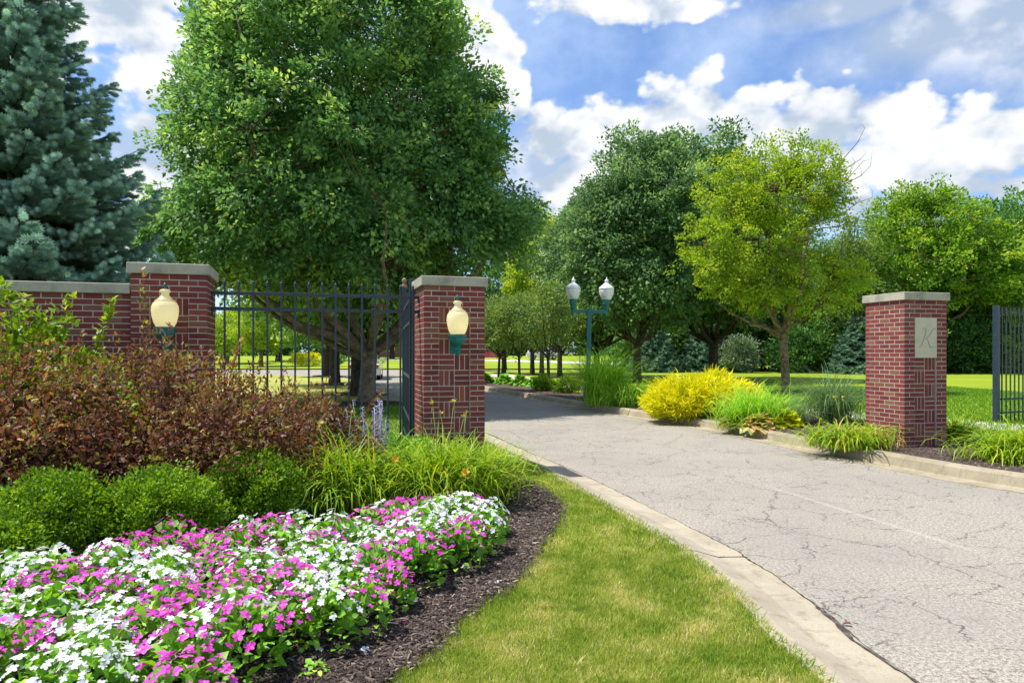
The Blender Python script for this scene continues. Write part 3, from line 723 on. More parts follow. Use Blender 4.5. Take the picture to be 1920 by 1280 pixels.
def pillar(name, label, group, corner, phi, captop, side, plaque=False, flip=0, vis=0.0, left_vis=True):
    """corner: world x,y of the brick face's front left corner; local x along the front, y into the pillar"""
    S = 4 * MODX - J
    root = empty(name, (corner[0], corner[1], 0), phi); tag(root, label, 'pillar', group)
    capt = .122; ztop = captop - capt
    n = int(math.ceil((ztop - .02) / MODZ))
    specs = []
    sv = 'L' if left_vis else 'R'
    for c in range(n):
        z = ztop - MODZ * (c + .5) + J * .25
        A = (c % 2 == 0)
        pz = 0 if z > vis else 3.2
        panel = c >= 4
        def add(me_, x, y, rz, face):
            pr = {'F': 0 + c * .001, sv: 1 + c * .001}.get(face, 9) + (pz if face in ('F', sv) else 0)
            specs.append((me_, x, y, z, rz, pr))
        if A:
            for k in range(4):
                x = k * MODX + BL / 2
                if not (panel and k in (1, 2)): add(ME_full, x, BW / 2, 0, 'F')
                add(ME_full, x, S - BW / 2, 0, 'B')
            for k in range(3):
                y = BW + J + k * MODX + BL / 2
                add(ME_full, BW / 2, y, R(90), 'L'); add(ME_full, S - BW / 2, y, R(90), 'R')
        else:
            for k in range(4):
                y = k * MODX + BL / 2
                add(ME_full, BW / 2, y, R(90), 'F' if (k == 0) else 'L'); add(ME_full, S - BW / 2, y, R(90), 'F' if k == 0 else 'R')
            if not panel:
                for k in range(3): add(ME_full, BW + J + k * MODX + BL / 2, BW / 2, 0, 'F')
            else:
                add(ME_half, BW + J + BW / 2, BW / 2, 0, 'F'); add(ME_half, S - BW - J - BW / 2, BW / 2, 0, 'F')
            for k in range(3): add(ME_full, BW + J + k * MODX + BL / 2, S - BW / 2, 0, 'B')
    # basket weave panel, recessed
    rec = .022; zp = ztop - 4 * MODZ
    nb = int((zp - .05) / (3 * MODZ)) + 1
    pl_rows = 3 if plaque else 0
    for b in range(nb):
        for q in range(2):
            x0 = (1 + q) * MODX
            zc = zp - 3 * MODZ * b
            if b < pl_rows: continue
            if (b + q + flip) % 2 == 0:
                for k in range(3):
                    me_ = ME_orange if (not plaque and side == 'gate' and b == 5 and q == 1 and k == 1) else ME_sold
                    specs.append((me_, x0 + MODZ * (k + .5) - J / 2 + .0003, rec + BW / 2, zc - 1.5 * MODZ, 0, .5 if zc > vis else 3.5))
            else:
                for k in range(3):
                    specs.append((ME_full, x0 + BL / 2, rec + BW / 2, zc - MODZ * (k + .5), 0, .5 if zc > vis else 3.5))
    place_bricks(root, specs)
    mo = MB(); r0 = .0035; rp = rec + .0035
    mo.box(S / 2, (rp + S - r0) / 2, ztop / 2, S - 2 * r0, S - r0 - rp, ztop - .002)
    mo.box((r0 + MODX - J / 2) / 2, (r0 + rp) / 2 + .01, ztop / 2 - .0012, MODX - J / 2 - r0 - .001, rp - r0 + .02, ztop - .006)
    mo.box(S - (r0 + MODX - J / 2) / 2, (r0 + rp) / 2 + .01, ztop / 2 - .0012, MODX - J / 2 - r0 - .001, rp - r0 + .02, ztop - .006)
    mo.box(S / 2, (r0 + rp) / 2 + .011, ztop - 2 * MODZ, 2 * MODX + .03, rp - r0 + .02, 4 * MODZ - .004)
    mo.build('mortar', M_mortar, root)
    cap = MB().box(S / 2, S / 2, captop - capt / 2, S + .07, S + .07, capt).build('capstone', M_stone, root, bevel=.006)
    if plaque:
        W_, H_ = 2 * MODX + .004, 9 * MODZ + .012
        pq = MB().box(S / 2, .03, zp - H_ / 2 + .004, W_, .075, H_).build('plaque', M_plaque, root, bevel=.004)
        def pp(u, v): return (S / 2 - W_ / 2 + (u - 690) / 247 * W_, -.0085, zp + .004 - (v - 403) / 465 * H_)
        strokes = [[(768, 545), (775, 530), (798, 524), (813, 538), (808, 575), (795, 620), (780, 670), (762, 715), (742, 742), (726, 745), (718, 733)],
                   [(918, 548), (918, 532), (902, 526), (885, 545), (866, 580), (845, 612), (822, 636), (800, 646)],
                   [(800, 646), (822, 648), (834, 668), (842, 705), (852, 736), (868, 749), (888, 744), (897, 732)]]
        lt = MB()
        for st in strokes:
            q = smooth_line(st, 2); wds = .0016 + .0026 * np.sin(np.linspace(0, math.pi, len(q)))
            lt.tube([pp(a, b) for a, b in q], wds, 5)
        lt.build('letter_engraving', M_letter, pq)
    return root, S


gate_c = (-1.1458 + .035, 8.7845 + .035); S = 4 * MODX - J


def inset(c, phi):   # cap corner -> brick corner
    return (c[0] + .035 * (math.cos(phi) - math.sin(phi)), c[1] + .035 * (math.sin(phi) + math.cos(phi)))


PG, PL, PK = .288, .290, .256
CG, CL, CK = inset((-1.1458, 8.7845), PG), inset((-4.3542, 7.824), PL), inset((5.9815, 10.5678), PK)
pg, S = pillar('brick_pillar', 'brick gate pillar with one orange brick in its panel, beside the left of the drive', 'brick entrance pillars', CG, PG, EYE + .9858, 'gate', flip=0, vis=.15)
pl_, _ = pillar('brick_pillar', 'brick pier at the end of the brick wall, behind the purple shrubs', 'brick entrance pillars', CL, PL, EYE + 1.0306, 'left', flip=1, vis=1.1, left_vis=False)
pk, _ = pillar('brick_pillar', 'brick pillar with a carved letter plaque, on the mulch right of the drive', 'brick entrance pillars', CK, PK, EYE + .9379, 'right', plaque=True, flip=0, vis=.1)


def local(c, phi, x, y, z=0):
    return Vector((c[0] + x * math.cos(phi) - y * math.sin(phi), c[1] + x * math.sin(phi) + y * math.cos(phi), z))


# brick wall running left from the pier
wr = empty('brick_wall', (CL[0], CL[1], 0), PL); tag(wr, 'red brick garden wall with flat limestone coping, left of the pier', 'wall')
wtop = 2.39; wct = .115; wl = 26; y0 = .045
specs = []
nw = int((wtop - wct) / MODZ)
for c in range(nw + 1):
    z = (wtop - wct) - MODZ * (c + .5) + J * .25
    for k in range(wl):
        x = -(k + .5) * MODX - (0 if c % 2 else MODX / 2) + .03
        if c % 2 == 0 and k == 0: specs.append((ME_half, -.03 - BW / 2 + .02, y0 + BW / 2, z, 0, 9))
        pr = 0 + c * .001 if (k < 10 and c < 16) else 9
        specs.append((ME_full, x - .012, y0 + BW / 2, z, 0, pr))
place_bricks(wr, specs)
MB().box(-wl * MODX / 2 - .06, y0 + .0035 + .14, (wtop - wct) / 2, wl * MODX + .1, .28, wtop - wct - .002).build('mortar', M_mortar, wr)
for k in range(5):
    MB().box(-.004 - 1.22 * (k + .5), y0 + .14, wtop - wct / 2, 1.212, .36, wct).build('coping_stone', M_stone, wr, bevel=.006)


# ------------------------------------------------------------------ wall lanterns
def sconce(pos, phi, label, k=1.0):
    r = empty('wall_lantern', pos, phi); tag(r, label, 'lantern', 'wall lanterns on the pillars')
    g = MB().lathe([(.092 * k, 0), (.100 * k, .012), (.118 * k, .05), (.136 * k, .12), (.144 * k, .185), (.140 * k, .235), (.122 * k, .272), (.100 * k, .290), (.097 * k, .300), (.076 * k, .318), (.052 * k, .345), (.041 * k, .368), (.042 * k, .380), (.056 * k, .392), (.058 * k, .405), (.050 * k, .418), (.036 * k, .424), (.004, .426)], 32).build('globe', M_globe, r, smooth=True)
    MB().lathe([(.02, .02), (.036, .05), (.036, .20), (.02, .235)], 12).build('bulb', M_bulb, r, smooth=True)
    MB().lathe([(.1005, .286), (.106, .290), (.106, .299), (.0995, .303)], 28).build('collar_ring', M_globe, r, smooth=True)
    MB().lathe([(.010, .424), (.018, .430), (.018, .440), (.010, .446), (.022, .462), (.022, .474), (.010, .492), (.005, .502)], 14).build('finial', M_teal, r, smooth=True)
    b = MB()
    q = math.pi / 4; s2 = math.sqrt(2) / 2
    b.lathe([(.118, -.001), (.118, -.03), (.108, -.034), (.104, -.08), (.094, -.085), (.090, -.105), (.09 * s2 * 1.1, -.125), (.060 * s2, -.145), (.045 * s2, -.165)], 8, rot=math.pi / 8)
    b.lathe([(.030, -.165), (.046, -.175), (.050, -.190), (.040, -.205), (.034, -.235), (.026, -.262), (.012, -.275), (.004, -.282)], 14)
    b.build('holder', M_teal, r)
    a = MB(); a.tube([(0, 0, -.10), (0, .06, -.12), (0, .12, -.125), (0, .175, -.12)], .026, 10); a.box(0, .1705, -.13, .12, .012, .22)
    a.build('bracket', M_teal, r)
    return r


sx = .463
# placed in front of each panel by the lantern's own standoff
zg = at(858, 627, 8.86).z
sconce(local(CG, PG, (at(858, 0, 8.75).x - CG[0]) / math.cos(PG) - .05, -.155, zg), PG, 'cream globe lantern on a teal bracket, on the gate pillar beside the drive', .97)
sconce(local(CL, PL, (at(309, 0, 7.95).x - CL[0]) / math.cos(PL) + .02, -.155, at(308, 613, 7.86).z), PL, 'cream globe lantern half hidden by purple shrubs, on the pier by the wall', 1.0)

# ------------------------------------------------------------------ iron fence between the pier and the gate pillar
fA = local(CL, PL, S, .40); fB = local(CG, PG, 0, .40)
fr = empty('iron_fence', (fA.x, fA.y, 0)); tag(fr, 'blue-black iron picket fence between the pier and the gate pillar', 'fence')
dv = (fB - fA); fl = dv.length; fr.rotation_euler = (0, 0, math.atan2(dv.y, dv.x))
zu, zl2 = at(405, 549, (fA.y + .02)).z, at(405, 578, fA.y).z
ztp = at(426, 524, fA.y + .05).z
for z in (zu, zl2, .30):
    MB().box(fl / 2, 0, z, fl - .004, .034, .042).build('rail', M_iron, fr, bevel=.002)
for zz in (zu, zl2):
    for x in (.012, fl - .012): MB().box(x, 0, zz - .03, .012, .05, .10).build('bracket', M_iron, fr)
npick = 15
x0p, x1p = .155, fl - .085
bar = MB(); bar.box(0, 0, (ztp - .06 + .12) / 2, .023, .023, ztp - .06 - .12)
bar.lathe([(.013, ztp - .075), (.021, ztp - .068), (.021, ztp - .058), (.012, ztp - .052), (.020, ztp - .035), (.008, ztp - .012), (.001, ztp)], 8)
bm_ = bar.mesh('picket'); bm_.materials.append(M_iron)
for i in range(npick):
    o = bpy.data.objects.new('picket', bm_); COL.objects.link(o); o.parent = fr
    o.location = (x0p + (x1p - x0p) * i / (npick - 1), -.031, 0)


# open gate leaf behind the gate pillar, swung inwards
gA = local(CG, PG, -.02, S + .10); gB = Vector((at(758, 0, 12.6).x, 12.6, 0))
gt = empty('iron_gate', (gA.x, gA.y, 0)); dv = gB - gA; gl = dv.length; gt.rotation_euler = (0, 0, math.atan2(dv.y, dv.x))
tag(gt, 'open iron gate leaf seen edge-on behind the gate pillar', 'gate')
for x, h in ((0.03, 2.62), (gl, 2.80)):
    MB().box(x, 0, h / 2 + .05, .075, .075, h - .06).build('gate_post', M_iron, gt, bevel=.003)
MB().lathe([(.03, 2.78), (.055, 2.80), (.05, 2.84), (.02, 2.86), (.045, 2.90), (.045, 2.93), (.02, 2.965), (.002, 2.97)], 12, cx=gl).build('ball_finial', M_ironrust, gt, smooth=True)
for z in (.25, .62, 1.25, 2.05, 2.38):
    MB().box(gl / 2, 0, z, gl - .09, .04, .045).build('rail', M_iron, gt, bevel=.002)
for i in range(1, 16):
    x = gl * i / 16; hh = 2.52 + .22 * (x / gl) ** 2
    o = MB().box(x, 0, hh / 2 + .08, .02, .02, hh - .15).build('picket', M_iron, gt)
for z0, zt in ((2.12, 2.58), (.36, .60)):
    for dz in (0, -.22 if z0 > 1 else -.16):
        pts = [(gl * t, -.045, z0 + dz + (zt - z0) * math.sin(t * math.pi / 2) ** 1.0) for t in np.linspace(.05, 1, 12)]
        MB().tube(pts, .019, 8).build('curved_brace', M_ironwhite, gt, smooth=True)

# fence at the far right
p0 = Vector((at(1868, 0, 14.7).x, 14.7, 0)); ph = R(25)
rf = empty('iron_fence', tuple(p0), ph); tag(rf, 'dark iron fence starting at a thick square post, at the right edge behind the daylilies', 'fence')
ztr = at(0, 573, 14.7).z
MB().box(0, 0, (ztr + .1) / 2, .10, .10, ztr - .1).build('fence_post', M_iron, rf, bevel=.004)
for z in (ztr - .17, .62, .33): MB().box(2.9, 0, z, 5.7, .03, .034).build('rail', M_iron, rf)
pm = MB().box(0, 0, ztr / 2 + .06, .022, .022, ztr - .16).mesh('picket'); pm.materials.append(M_iron)
for i in range(38):
    o = bpy.data.objects.new('picket', pm); COL.objects.link(o); o.parent = rf; o.location = (.15 * (i + 1), -.027, 0)

# ------------------------------------------------------------------ twin street lamp
lp = at(1102, 746, 22.3); lp.z = ZR
tl = empty('street_lamp', tuple(lp)); tag(tl, 'teal twin-globe street lamp beside the tall bright grass', 'street lamp')
tl.rotation_euler = (0, R(1.1), 0)
def pz(py): return at(0, py, 22.3).z - ZR
MB().lathe([(.20, 0), (.20, .06), (.15, .12), (.13, .34), (.10, .42), (.085, .48)], 8, rot=math.pi / 8).build('base', M_teal, tl)
MB().box(0, 0, (pz(580) + .4) / 2, .135, .135, pz(580) - .4).build('post', M_teal, tl, bevel=.01)
MB().box(0, 0, pz(584), 1.06, .075, .11).box(0, 0, pz(584) + .01, .17, .12, .17).build('crossarm', M_teal, tl, bevel=.006)
for s in (-1, 1):
    x = s * .535; zb = pz(590)
    MB().lathe([(.03, zb - .03), (.05, zb), (.05, zb + .16), (.075, zb + .20), (.09, zb + .30), (.115, zb + .34), (.115, zb + .47), (.10, zb + .49)], 14, cx=x).build('holder', M_teal, tl)
    z0 = zb + .49
    gl_ = MB().lathe([(.12, z0), (.155, z0 + .04), (.205, z0 + .16), (.232, z0 + .27), (.232, z0 + .33)], 24, cx=x).build('globe', M_whiteglobe, tl, smooth=True)
    for k in range(12):
        a = k * math.pi / 6
        pts = [(x + r_ * math.cos(a), r_ * math.sin(a), z0 + zz) for r_, zz in ((.125, .005), (.16, .045), (.209, .16), (.236, .27), (.236, .33))]
        MB().tube(pts, .006, 4).build('rib', M_whitecap, gl_)
    MB().lathe([(.241, z0 + .325), (.245, z0 + .36), (.22, z0 + .40), (.15, z0 + .46), (.10, z0 + .50), (.055, z0 + .55), (.05, z0 + .58), (.07, z0 + .60), (.06, z0 + .63), (.02, z0 + .66), (.012, z0 + .72), (.002, z0 + .73)], 20, cx=x).build('globe_cap', M_whitecap, tl, smooth=True)
    MB().box(x - .09, -.17, z0 + .30, .04, .02, .06).box(x - .07, -.165, z0 + .17, .012, .012, .25).build('clasp', M_black, tl)


# ------------------------------------------------------------------ trees
def limb_path(a, b, bow=.12, n=7, wob=.05):
    a = np.array(a, float); b = np.array(b, float); L = np.linalg.norm(b - a); t = np.linspace(0, 1, n)[:, None]
    up = np.array([0, 0, 1.0]); out = b - a; out[2] = 0
    mid = a + (b - a) * t + (np.sin(t * math.pi) * (up * -bow * L * (.5) + unit(out) * bow * L * .6))
    mid[1:-1] += rng.normal(0, wob * L / n, (n - 2, 3))
    return mid


def crown_points(ells, n, shell=.25, bump=.16, seed=0):
    """cluster centres filling a union of ellipsoids, denser near the surface, with lobes"""
    r = np.random.default_rng(seed + 11)
    E = np.array(ells, float); area = (E[:, 3] * E[:, 4] * E[:, 5]) ** (2 / 3); area /= area.sum()
    lob = unit(r.normal(0, 1, (60, 3))); amp = r.uniform(-1, 1, 60)
    out = []
    for i in r.choice(len(E), n * 3, p=area):
        d = unit(r.normal(0, 1, 3)); k = (amp * np.exp(-((1 - lob @ d) / .045))).sum()
        rad = (1 - shell * r.uniform(0, 1) ** 1.6 * 2.2) * (1 + bump * np.clip(k, -1, 1))
        c = E[i, :3] + d * E[i, 3:] * rad
        ok = True
        for j in range(len(E)):
            if j != i and (((c - E[j, :3]) / E[j, 3:]) ** 2).sum() < .5: ok = False; break
        if ok: out.append(c)
        if len(out) >= n: break
    return np.array(out)


def foliage(C, per, cr, leaf, tpl, centre, up=.6, flat=.7, droop=.25, jitter=1.0, tone=None, spray=1.0):
    n = len(C); k = n * per
    c = np.repeat(C, per, 0)
    axis = unit(unit(C - centre) * .8 + np.array([0, 0, .35]) + rng.normal(0, .45, (n, 3)))
    ax = np.repeat(axis, per, 0)
    off = rng.normal(0, 1, (k, 3)); off = off / np.maximum(1, np.linalg.norm(off, axis=1, keepdims=True) / 1.9)
    crs = np.repeat(cr * rng.uniform(.6, 1.35, n), per)[:, None]
    run = rng.uniform(-1.1, 1.9, (k, 1)); taper = 1.0 - .28 * np.abs(run)
    pos = c + (off * np.array([1, 1, flat]) * .62 * (taper if spray else 1) + ax * run * .62 * spray) * crs
    pos[:, 2] -= (np.maximum(run[:, 0], 0) ** 2) * .10 * crs[:, 0] * spray
    outw = unit(pos - centre); rad = unit(off)
    nn = unit(np.array([0, 0, up]) + outw * .30 + rad * .35 + rng.normal(0, .45, (k, 3)))
    d = unit(rad * .7 + ax * .55 * spray + outw * .2 + rng.normal(0, .5, (k, 3)) + np.array([0, 0, -droop]))
    s = leaf * rng.uniform(.6, 1.25, k)
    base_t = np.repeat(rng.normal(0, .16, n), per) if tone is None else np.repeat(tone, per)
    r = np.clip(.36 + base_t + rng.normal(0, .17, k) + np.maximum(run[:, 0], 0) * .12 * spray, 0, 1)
    return scatter(tpl[0], tpl[1], frames(d, nn, s), pos, r)


def tree(name, label, base, trunk_r, fork, ells, nclus, per, cr, leaf, m, bark, limbs=9, group=None, cat='tree', seed=1, lean=(0, 0), bare=None, twigs=.35, shell=.25, bump=.16, flat=.7, z0=ZL, tpl=LEAF, flare=1.5, mainlead=True, trunk_pts=None, limbr=(.38, .62)):
    root = empty(name, (base[0], base[1], z0)); tag(root, label, cat, group)
    C = crown_points(ells, nclus, shell, bump, seed)
    E = np.array(ells); centre = (E[:, :3] * (E[:, 3:4])).sum(0) / E[:, 3].sum()
    top = np.array([lean[0], lean[1], fork]);
    parts = []
    tp = [(0, 0, -.12), (0, 0, .04), (lean[0] * .15, lean[1] * .15, fork * .3), (lean[0] * .6, lean[1] * .6, fork * .72), tuple(top)]
    parts.append(tube_np(tp, [trunk_r * flare, trunk_r * (1 + (flare - 1) * .5), trunk_r * 1.02, trunk_r * .95, trunk_r * .9], 12))
    ends = []
    idx = rng.permutation(len(C))
    # limbs: spread round the crown
    cand = C[idx[:limbs * 6]]
    chosen = []
    for c in cand:
        dd = unit(c - top)
        if dd[2] < .15 or np.linalg.norm(c - top) < .35 * E[:, 5].max(): continue
        if all(np.dot(dd, unit(q - top)) < .93 for q in chosen): chosen.append(c)
        if len(chosen) >= limbs: break
    if mainlead: chosen.append(centre + np.array([0, 0, E[:, 5].max() * .7]))
    pool = []; prad = []
    for c in chosen:
        st = top + np.array([0, 0, rng.uniform(-.38, .02) * fork * .5])
        st[:2] = np.array(lean) * (st[2] / fork)
        P = limb_path(st, c, .16, 9, .10); r0 = trunk_r * rng.uniform(*limbr)
        rr = r0 * np.linspace(1, .18, len(P)); parts.append(tube_np(P, rr, 7)); pool.append(P[2:]); prad.append(rr[2:])
    pool = np.concatenate(pool); prad = np.concatenate(prad)
    nt_ = int(len(C) * twigs)
    for c in C[rng.permutation(len(C))[:nt_]]:
        dd = np.linalg.norm(pool - c, axis=1) + np.maximum(0, pool[:, 2] - c[2]) * 1.5
        j = int(np.argmin(dd)); r0 = max(.012, prad[j] * .45)
        P = limb_path(pool[j], c, .10, 5, .12); parts.append(tube_np(P, r0 * np.linspace(1, .3, 5), 4))
    if bare is not None:
        for (c, cnt) in bare:
            c = np.array(c)
            for _ in range(cnt):
                e = c + rng.normal(0, .75, 3) * np.array([1, .8, 1.2])
                j = int(np.argmin(np.linalg.norm(pool - e, axis=1))); P = limb_path(pool[j], e, .08, 6, .15)
                parts.append(tube_np(P, .030 * np.linspace(1, .3, 6), 4))
                for q in P[2:]:
                    e2 = q + rng.normal(0, .22, 3) + np.array([.1, 0, .2]); parts.append(tube_np([q, (q + e2) / 2 + rng.normal(0, .03, 3), e2], [.009, .006, .003], 3))
    v, f, _ = join_np(parts)
    link('trunk', np_mesh('trunk', v, f, smooth=True), bark, root)
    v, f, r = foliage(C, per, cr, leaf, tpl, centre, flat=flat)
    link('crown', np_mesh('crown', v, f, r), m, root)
    return root


def copy_tree(src, loc, rz, label, scale=(1, 1, 1), group=None):
    r = src.copy(); COL.objects.link(r); r.location = loc; r.rotation_euler = (0, 0, rz); r.scale = scale; r['label'] = label
    if group: r['group'] = group
    for ch in list(src.children):
        c = ch.copy(); COL.objects.link(c); c.parent = r
        for g in ch.children:
            d = g.copy(); COL.objects.link(d); d.parent = c
    return r


# the big pear behind the iron fence
tree('pear_tree', 'largest green pear tree, its trunk standing right behind the iron fence', (-4.4, 21.0), .25, 1.6,
     [(-.8, 0, 7.5, 4.45, 4.2, 4.7), (-.8, 0, 5.15, 5.0, 4.3, 1.95), (-.95, 0, 10.6, 3.6, 3.6, 3.2), (3.9, -.3, 5.5, 1.45, 1.5, 1.0), (-5.0, -.3, 5.1, 1.5, 1.7, 1.6), (.7, -.2, 11.6, 2.0, 2.2, 2.2), (-3.1, 0, 11.6, 1.9, 2.2, 2.6), (2.4, 0, 8.2, 1.7, 1.9, 2.2), (-4.1, 0, 8.3, 1.5, 1.9, 2.2)],
     2150, 88, .43, .160, M_pear, M_bark, limbs=11, group='pear trees along the left of the drive', seed=3, lean=(.1, 0), twigs=.35, bump=.22, shell=.3, flare=1.45, limbr=(.48, .78))
t2 = tree('pear_tree', 'second dark trunked pear tree, just behind the largest one', (-5.75, 25.8), .25, 2.3,
          [(0, 0, 6.6, 4.2, 4.2, 3.9), (-.6, 0, 4.6, 4.6, 4.2, 2.2)], 560, 55, .55, .21, M_pear, M_bark_dark, limbs=9, group='pear trees along the left of the drive', seed=5, twigs=.25)
copy_tree(t2, (-8.7, 34, ZL), 2.0, 'third pear tree back, on the lawn behind the two larger trunks')
t3 = tree('young_tree', 'small dark trunk tree standing between the far road and the pear trees', (-12.4, 46.5), .30, 2.0, [(0, 0, 4.6, 3.0, 3.0, 2.4)], 200, 60, .6, .22, M_midgreen, M_bark_dark, limbs=7, group='trees by the far road', seed=6)
ty = tree('young_tree', 'yellow-green tree on the far lawn, seen below the big pear crown', (-27.5, 76), .22, 1.8, [(0, 0, 4.4, 3.0, 3.0, 2.6)], 200, 50, .62, .27, M_yellowgreen, M_bark_pale, limbs=6, group='trees by the far road', seed=8, z0=.2)
copy_tree(ty, (-34.5, 84, .35), 1.2, 'yellow-green tree beyond the far road, leftmost of the fence view', (1.1, 1.1, .9))
copy_tree(t3, (-31, 92, .5), 2.2, 'mid green tree on the far lawn behind the yellow-green ones', (1.2, 1.2, 1.1))
copy_tree(t3, (-17.3, 100, .8), .4, 'light leafy tree standing before the far brick house', (1.2, 1.2, .95))
copy_tree(ty, (-21.5, 94, .5), 2.9, 'low yellow-green tree left of the far brick house', (.9, .9, .7))

# right group
rp = tree('pear_tree', 'dark green pear tree with forked black trunk, nearest behind the street lamp', (6.35, 35.2), .20, 2.0,
          [(.4, 0, 8.3, 3.3, 3.3, 4.3), (0, 0, 5.1, 3.5, 3.3, 2.0), (1.1, 0, 9.6, 2.4, 2.4, 2.5), (-1.8, 0, 7.2, 2.0, 2.2, 2.3)], 1150, 60, .48, .20, M_pear_dark, M_bark_dark, limbs=11, group='pear trees right of the drive', seed=12, z0=ZR, bump=.3, shell=.3)
copy_tree(rp, (11.1, 38.2, ZR), 2.4, 'dark green pear tree in the middle, rising behind the gold shrub', (1.30, 1.25, 1.06))
copy_tree(rp, (5.3, 43.5, ZR), 4.0, 'lower rounded pear tree on the left, its trunk right behind the lamp post', (.88, .88, .90))
tree('honey_locust', 'thin yellow-green tree with bare twigs on its right side, standing before the dark pears', (10.15, 25.7), .15, 2.35,
     [(-1.1, 0, 6.7, 2.3, 2.2, 2.5), (.2, 0, 8.0, 1.9, 1.9, 1.7), (-2.2, 0, 5.1, 1.6, 1.8, 1.6), (.4, 0, 4.2, 1.7, 1.8, 1.3), (1.6, 0, 4.4, 1.6, 1.4, 1.2), (1.3, 0, 7.2, 1.0, 1.3, 1.3), (-.8, 0, 3.9, 1.5, 1.4, .9)],
     980, 50, .27, .115, M_yellowgreen, M_bark_pale, limbs=13, cat='tree', seed=21, lean=(-.12, 0), twigs=.9, shell=.42, bump=.26, z0=ZR, flat=.6,
     bare=[((2.3, 0, 7.6), 5), ((2.8, 0, 6.6), 4), ((2.5, 0, 5.4), 4), ((1.7, 0, 8.5), 4)])
tree('maple_tree', 'broad bright green tree behind the lettered pillar', (31.0, 52), .32, 3.2,
     [(.2, 0, 9.4, 5.4, 4.6, 3.8), (-2.6, 0, 6.8, 3.4, 3.6, 2.6), (3.4, 0, 7.2, 3.2, 3.4, 3.0), (0, 0, 12.0, 2.8, 2.8, 1.9), (-4.2, 0, 4.4, 2.8, 3, 2.4)], 760, 70, .78, .27, M_brightgreen, M_bark, limbs=11, group='trees along the wood edge', seed=31, z0=ZR, shell=.36, bump=.4, twigs=.5, flat=.45)
tt = tree('tall_tree', 'tall grey-green tree rising at the right edge behind the iron fence', (38.5, 54), .3, 3.5,
     [(0, 0, 8.6, 3.7, 3.6, 5.0), (-1.8, 0, 5.0, 2.8, 3, 3.0), (2.5, 0, 9, 3, 3, 4)], 420, 70, .75, .26, M_midgreen, M_bark, limbs=9, group='trees along the wood edge', seed=33, z0=ZR, bump=.25)
copy_tree(tt, (25.5, 57.5, ZR), 2.2, 'mid green tree at the wood edge, behind the trunk side of the yellow-green locust', (.95, .95, .78))
copy_tree(tt, (19.0, 58.5, ZR), 4.0, 'green tree deep in the wood, low between the middle pear and the locust', (1, 1, .68))
copy_tree(tt, (33.5, 63.0, ZR), 1.2, 'tree rising just behind the broad bright green tree', (1.1, 1.1, .98))
copy_tree(tt, (47.0, 60.0, ZR), 3.1, 'outermost tree of the wood edge, past the iron fence', (1.2, 1.2, 1.1))
tree('thin_tree', 'thin half bare tree with pale twigs between the locust and the broad tree', (24.5, 50), .14, 3.0,
     [(0, 0, 8.6, 1.9, 1.9, 2.4), (.6, 0, 6.2, 2.8, 2.3, 2.4)], 240, 42, .5, .18, M_crab, M_bark_pale, limbs=8, group='trees along the wood edge', seed=35, z0=ZR, shell=.4, twigs=.9)
tree('poplar_tree', 'tall yellow-green narrow tree beyond the small trees, left of the lamp', (2.15, 50), .16, 2.2, [(.2, 0, 7.4, 1.9, 1.9, 4.2), (-.9, 0, 5.5, 1.7, 1.6, 3.2)], 300, 60, .5, .22, M_yellowgreen, M_bark, limbs=7, group='tall trees beyond the drive', seed=41, z0=ZR)
tree('tall_tree', 'tall dark green tree just right of the gate pillar top', (-.7, 64), .2, 2.4, [(0, 0, 7.4, 2.9, 2.7, 5.0)], 300, 60, .62, .26, M_midgreen, M_bark_dark, limbs=7, group='tall trees beyond the drive', seed=43, z0=ZR)
# small trees in the bed beyond the lamp
cb = tree('crabapple_tree', 'small thin trunk tree, leftmost of the row beyond the lamp', (-.68, 35.0), .065, 1.45, [(0, 0, 2.95, 1.15, 1.2, 1.15)], 120, 55, .34, .11, M_crab, M_bark_dark, limbs=8, group='small trees in the bed beyond the lamp', seed=51, z0=ZR, flare=1.2, lean=(.06, 0))
copy_tree(cb, (.36, 33.4, ZR), 2.1, 'small thin trunk tree, middle of the row beyond the lamp')
copy_tree(cb, (1.5, 28.3, ZR), 4.0, 'small thin trunk tree nearest the lamp, in the mulch by the kerb', (1.0, 1.0, 1.02))
cd = tree('crabapple_tree', 'thicker trunk small tree at the left, on the lawn behind the row', (-.6, 50), .15, 1.7, [(0, 0, 3.6, 1.8, 1.8, 1.5)], 150, 50, .42, .16, M_crab, M_bark_dark, limbs=8, group='small trees on the lawn behind the row', seed=53, z0=ZR)
copy_tree(cd, (1.36, 46.5, ZR), 1.0, 'thicker trunk small tree in the middle, on the lawn behind the row')
copy_tree(cd, (2.85, 41.4, ZR), 3.0, 'thicker trunk small tree at the right, on the lawn behind the row')
copy_tree(cd, (-3.6, 58.2, ZR), 2.0, 'small tree by the road junction, left of the row', (.9, .9, .9))


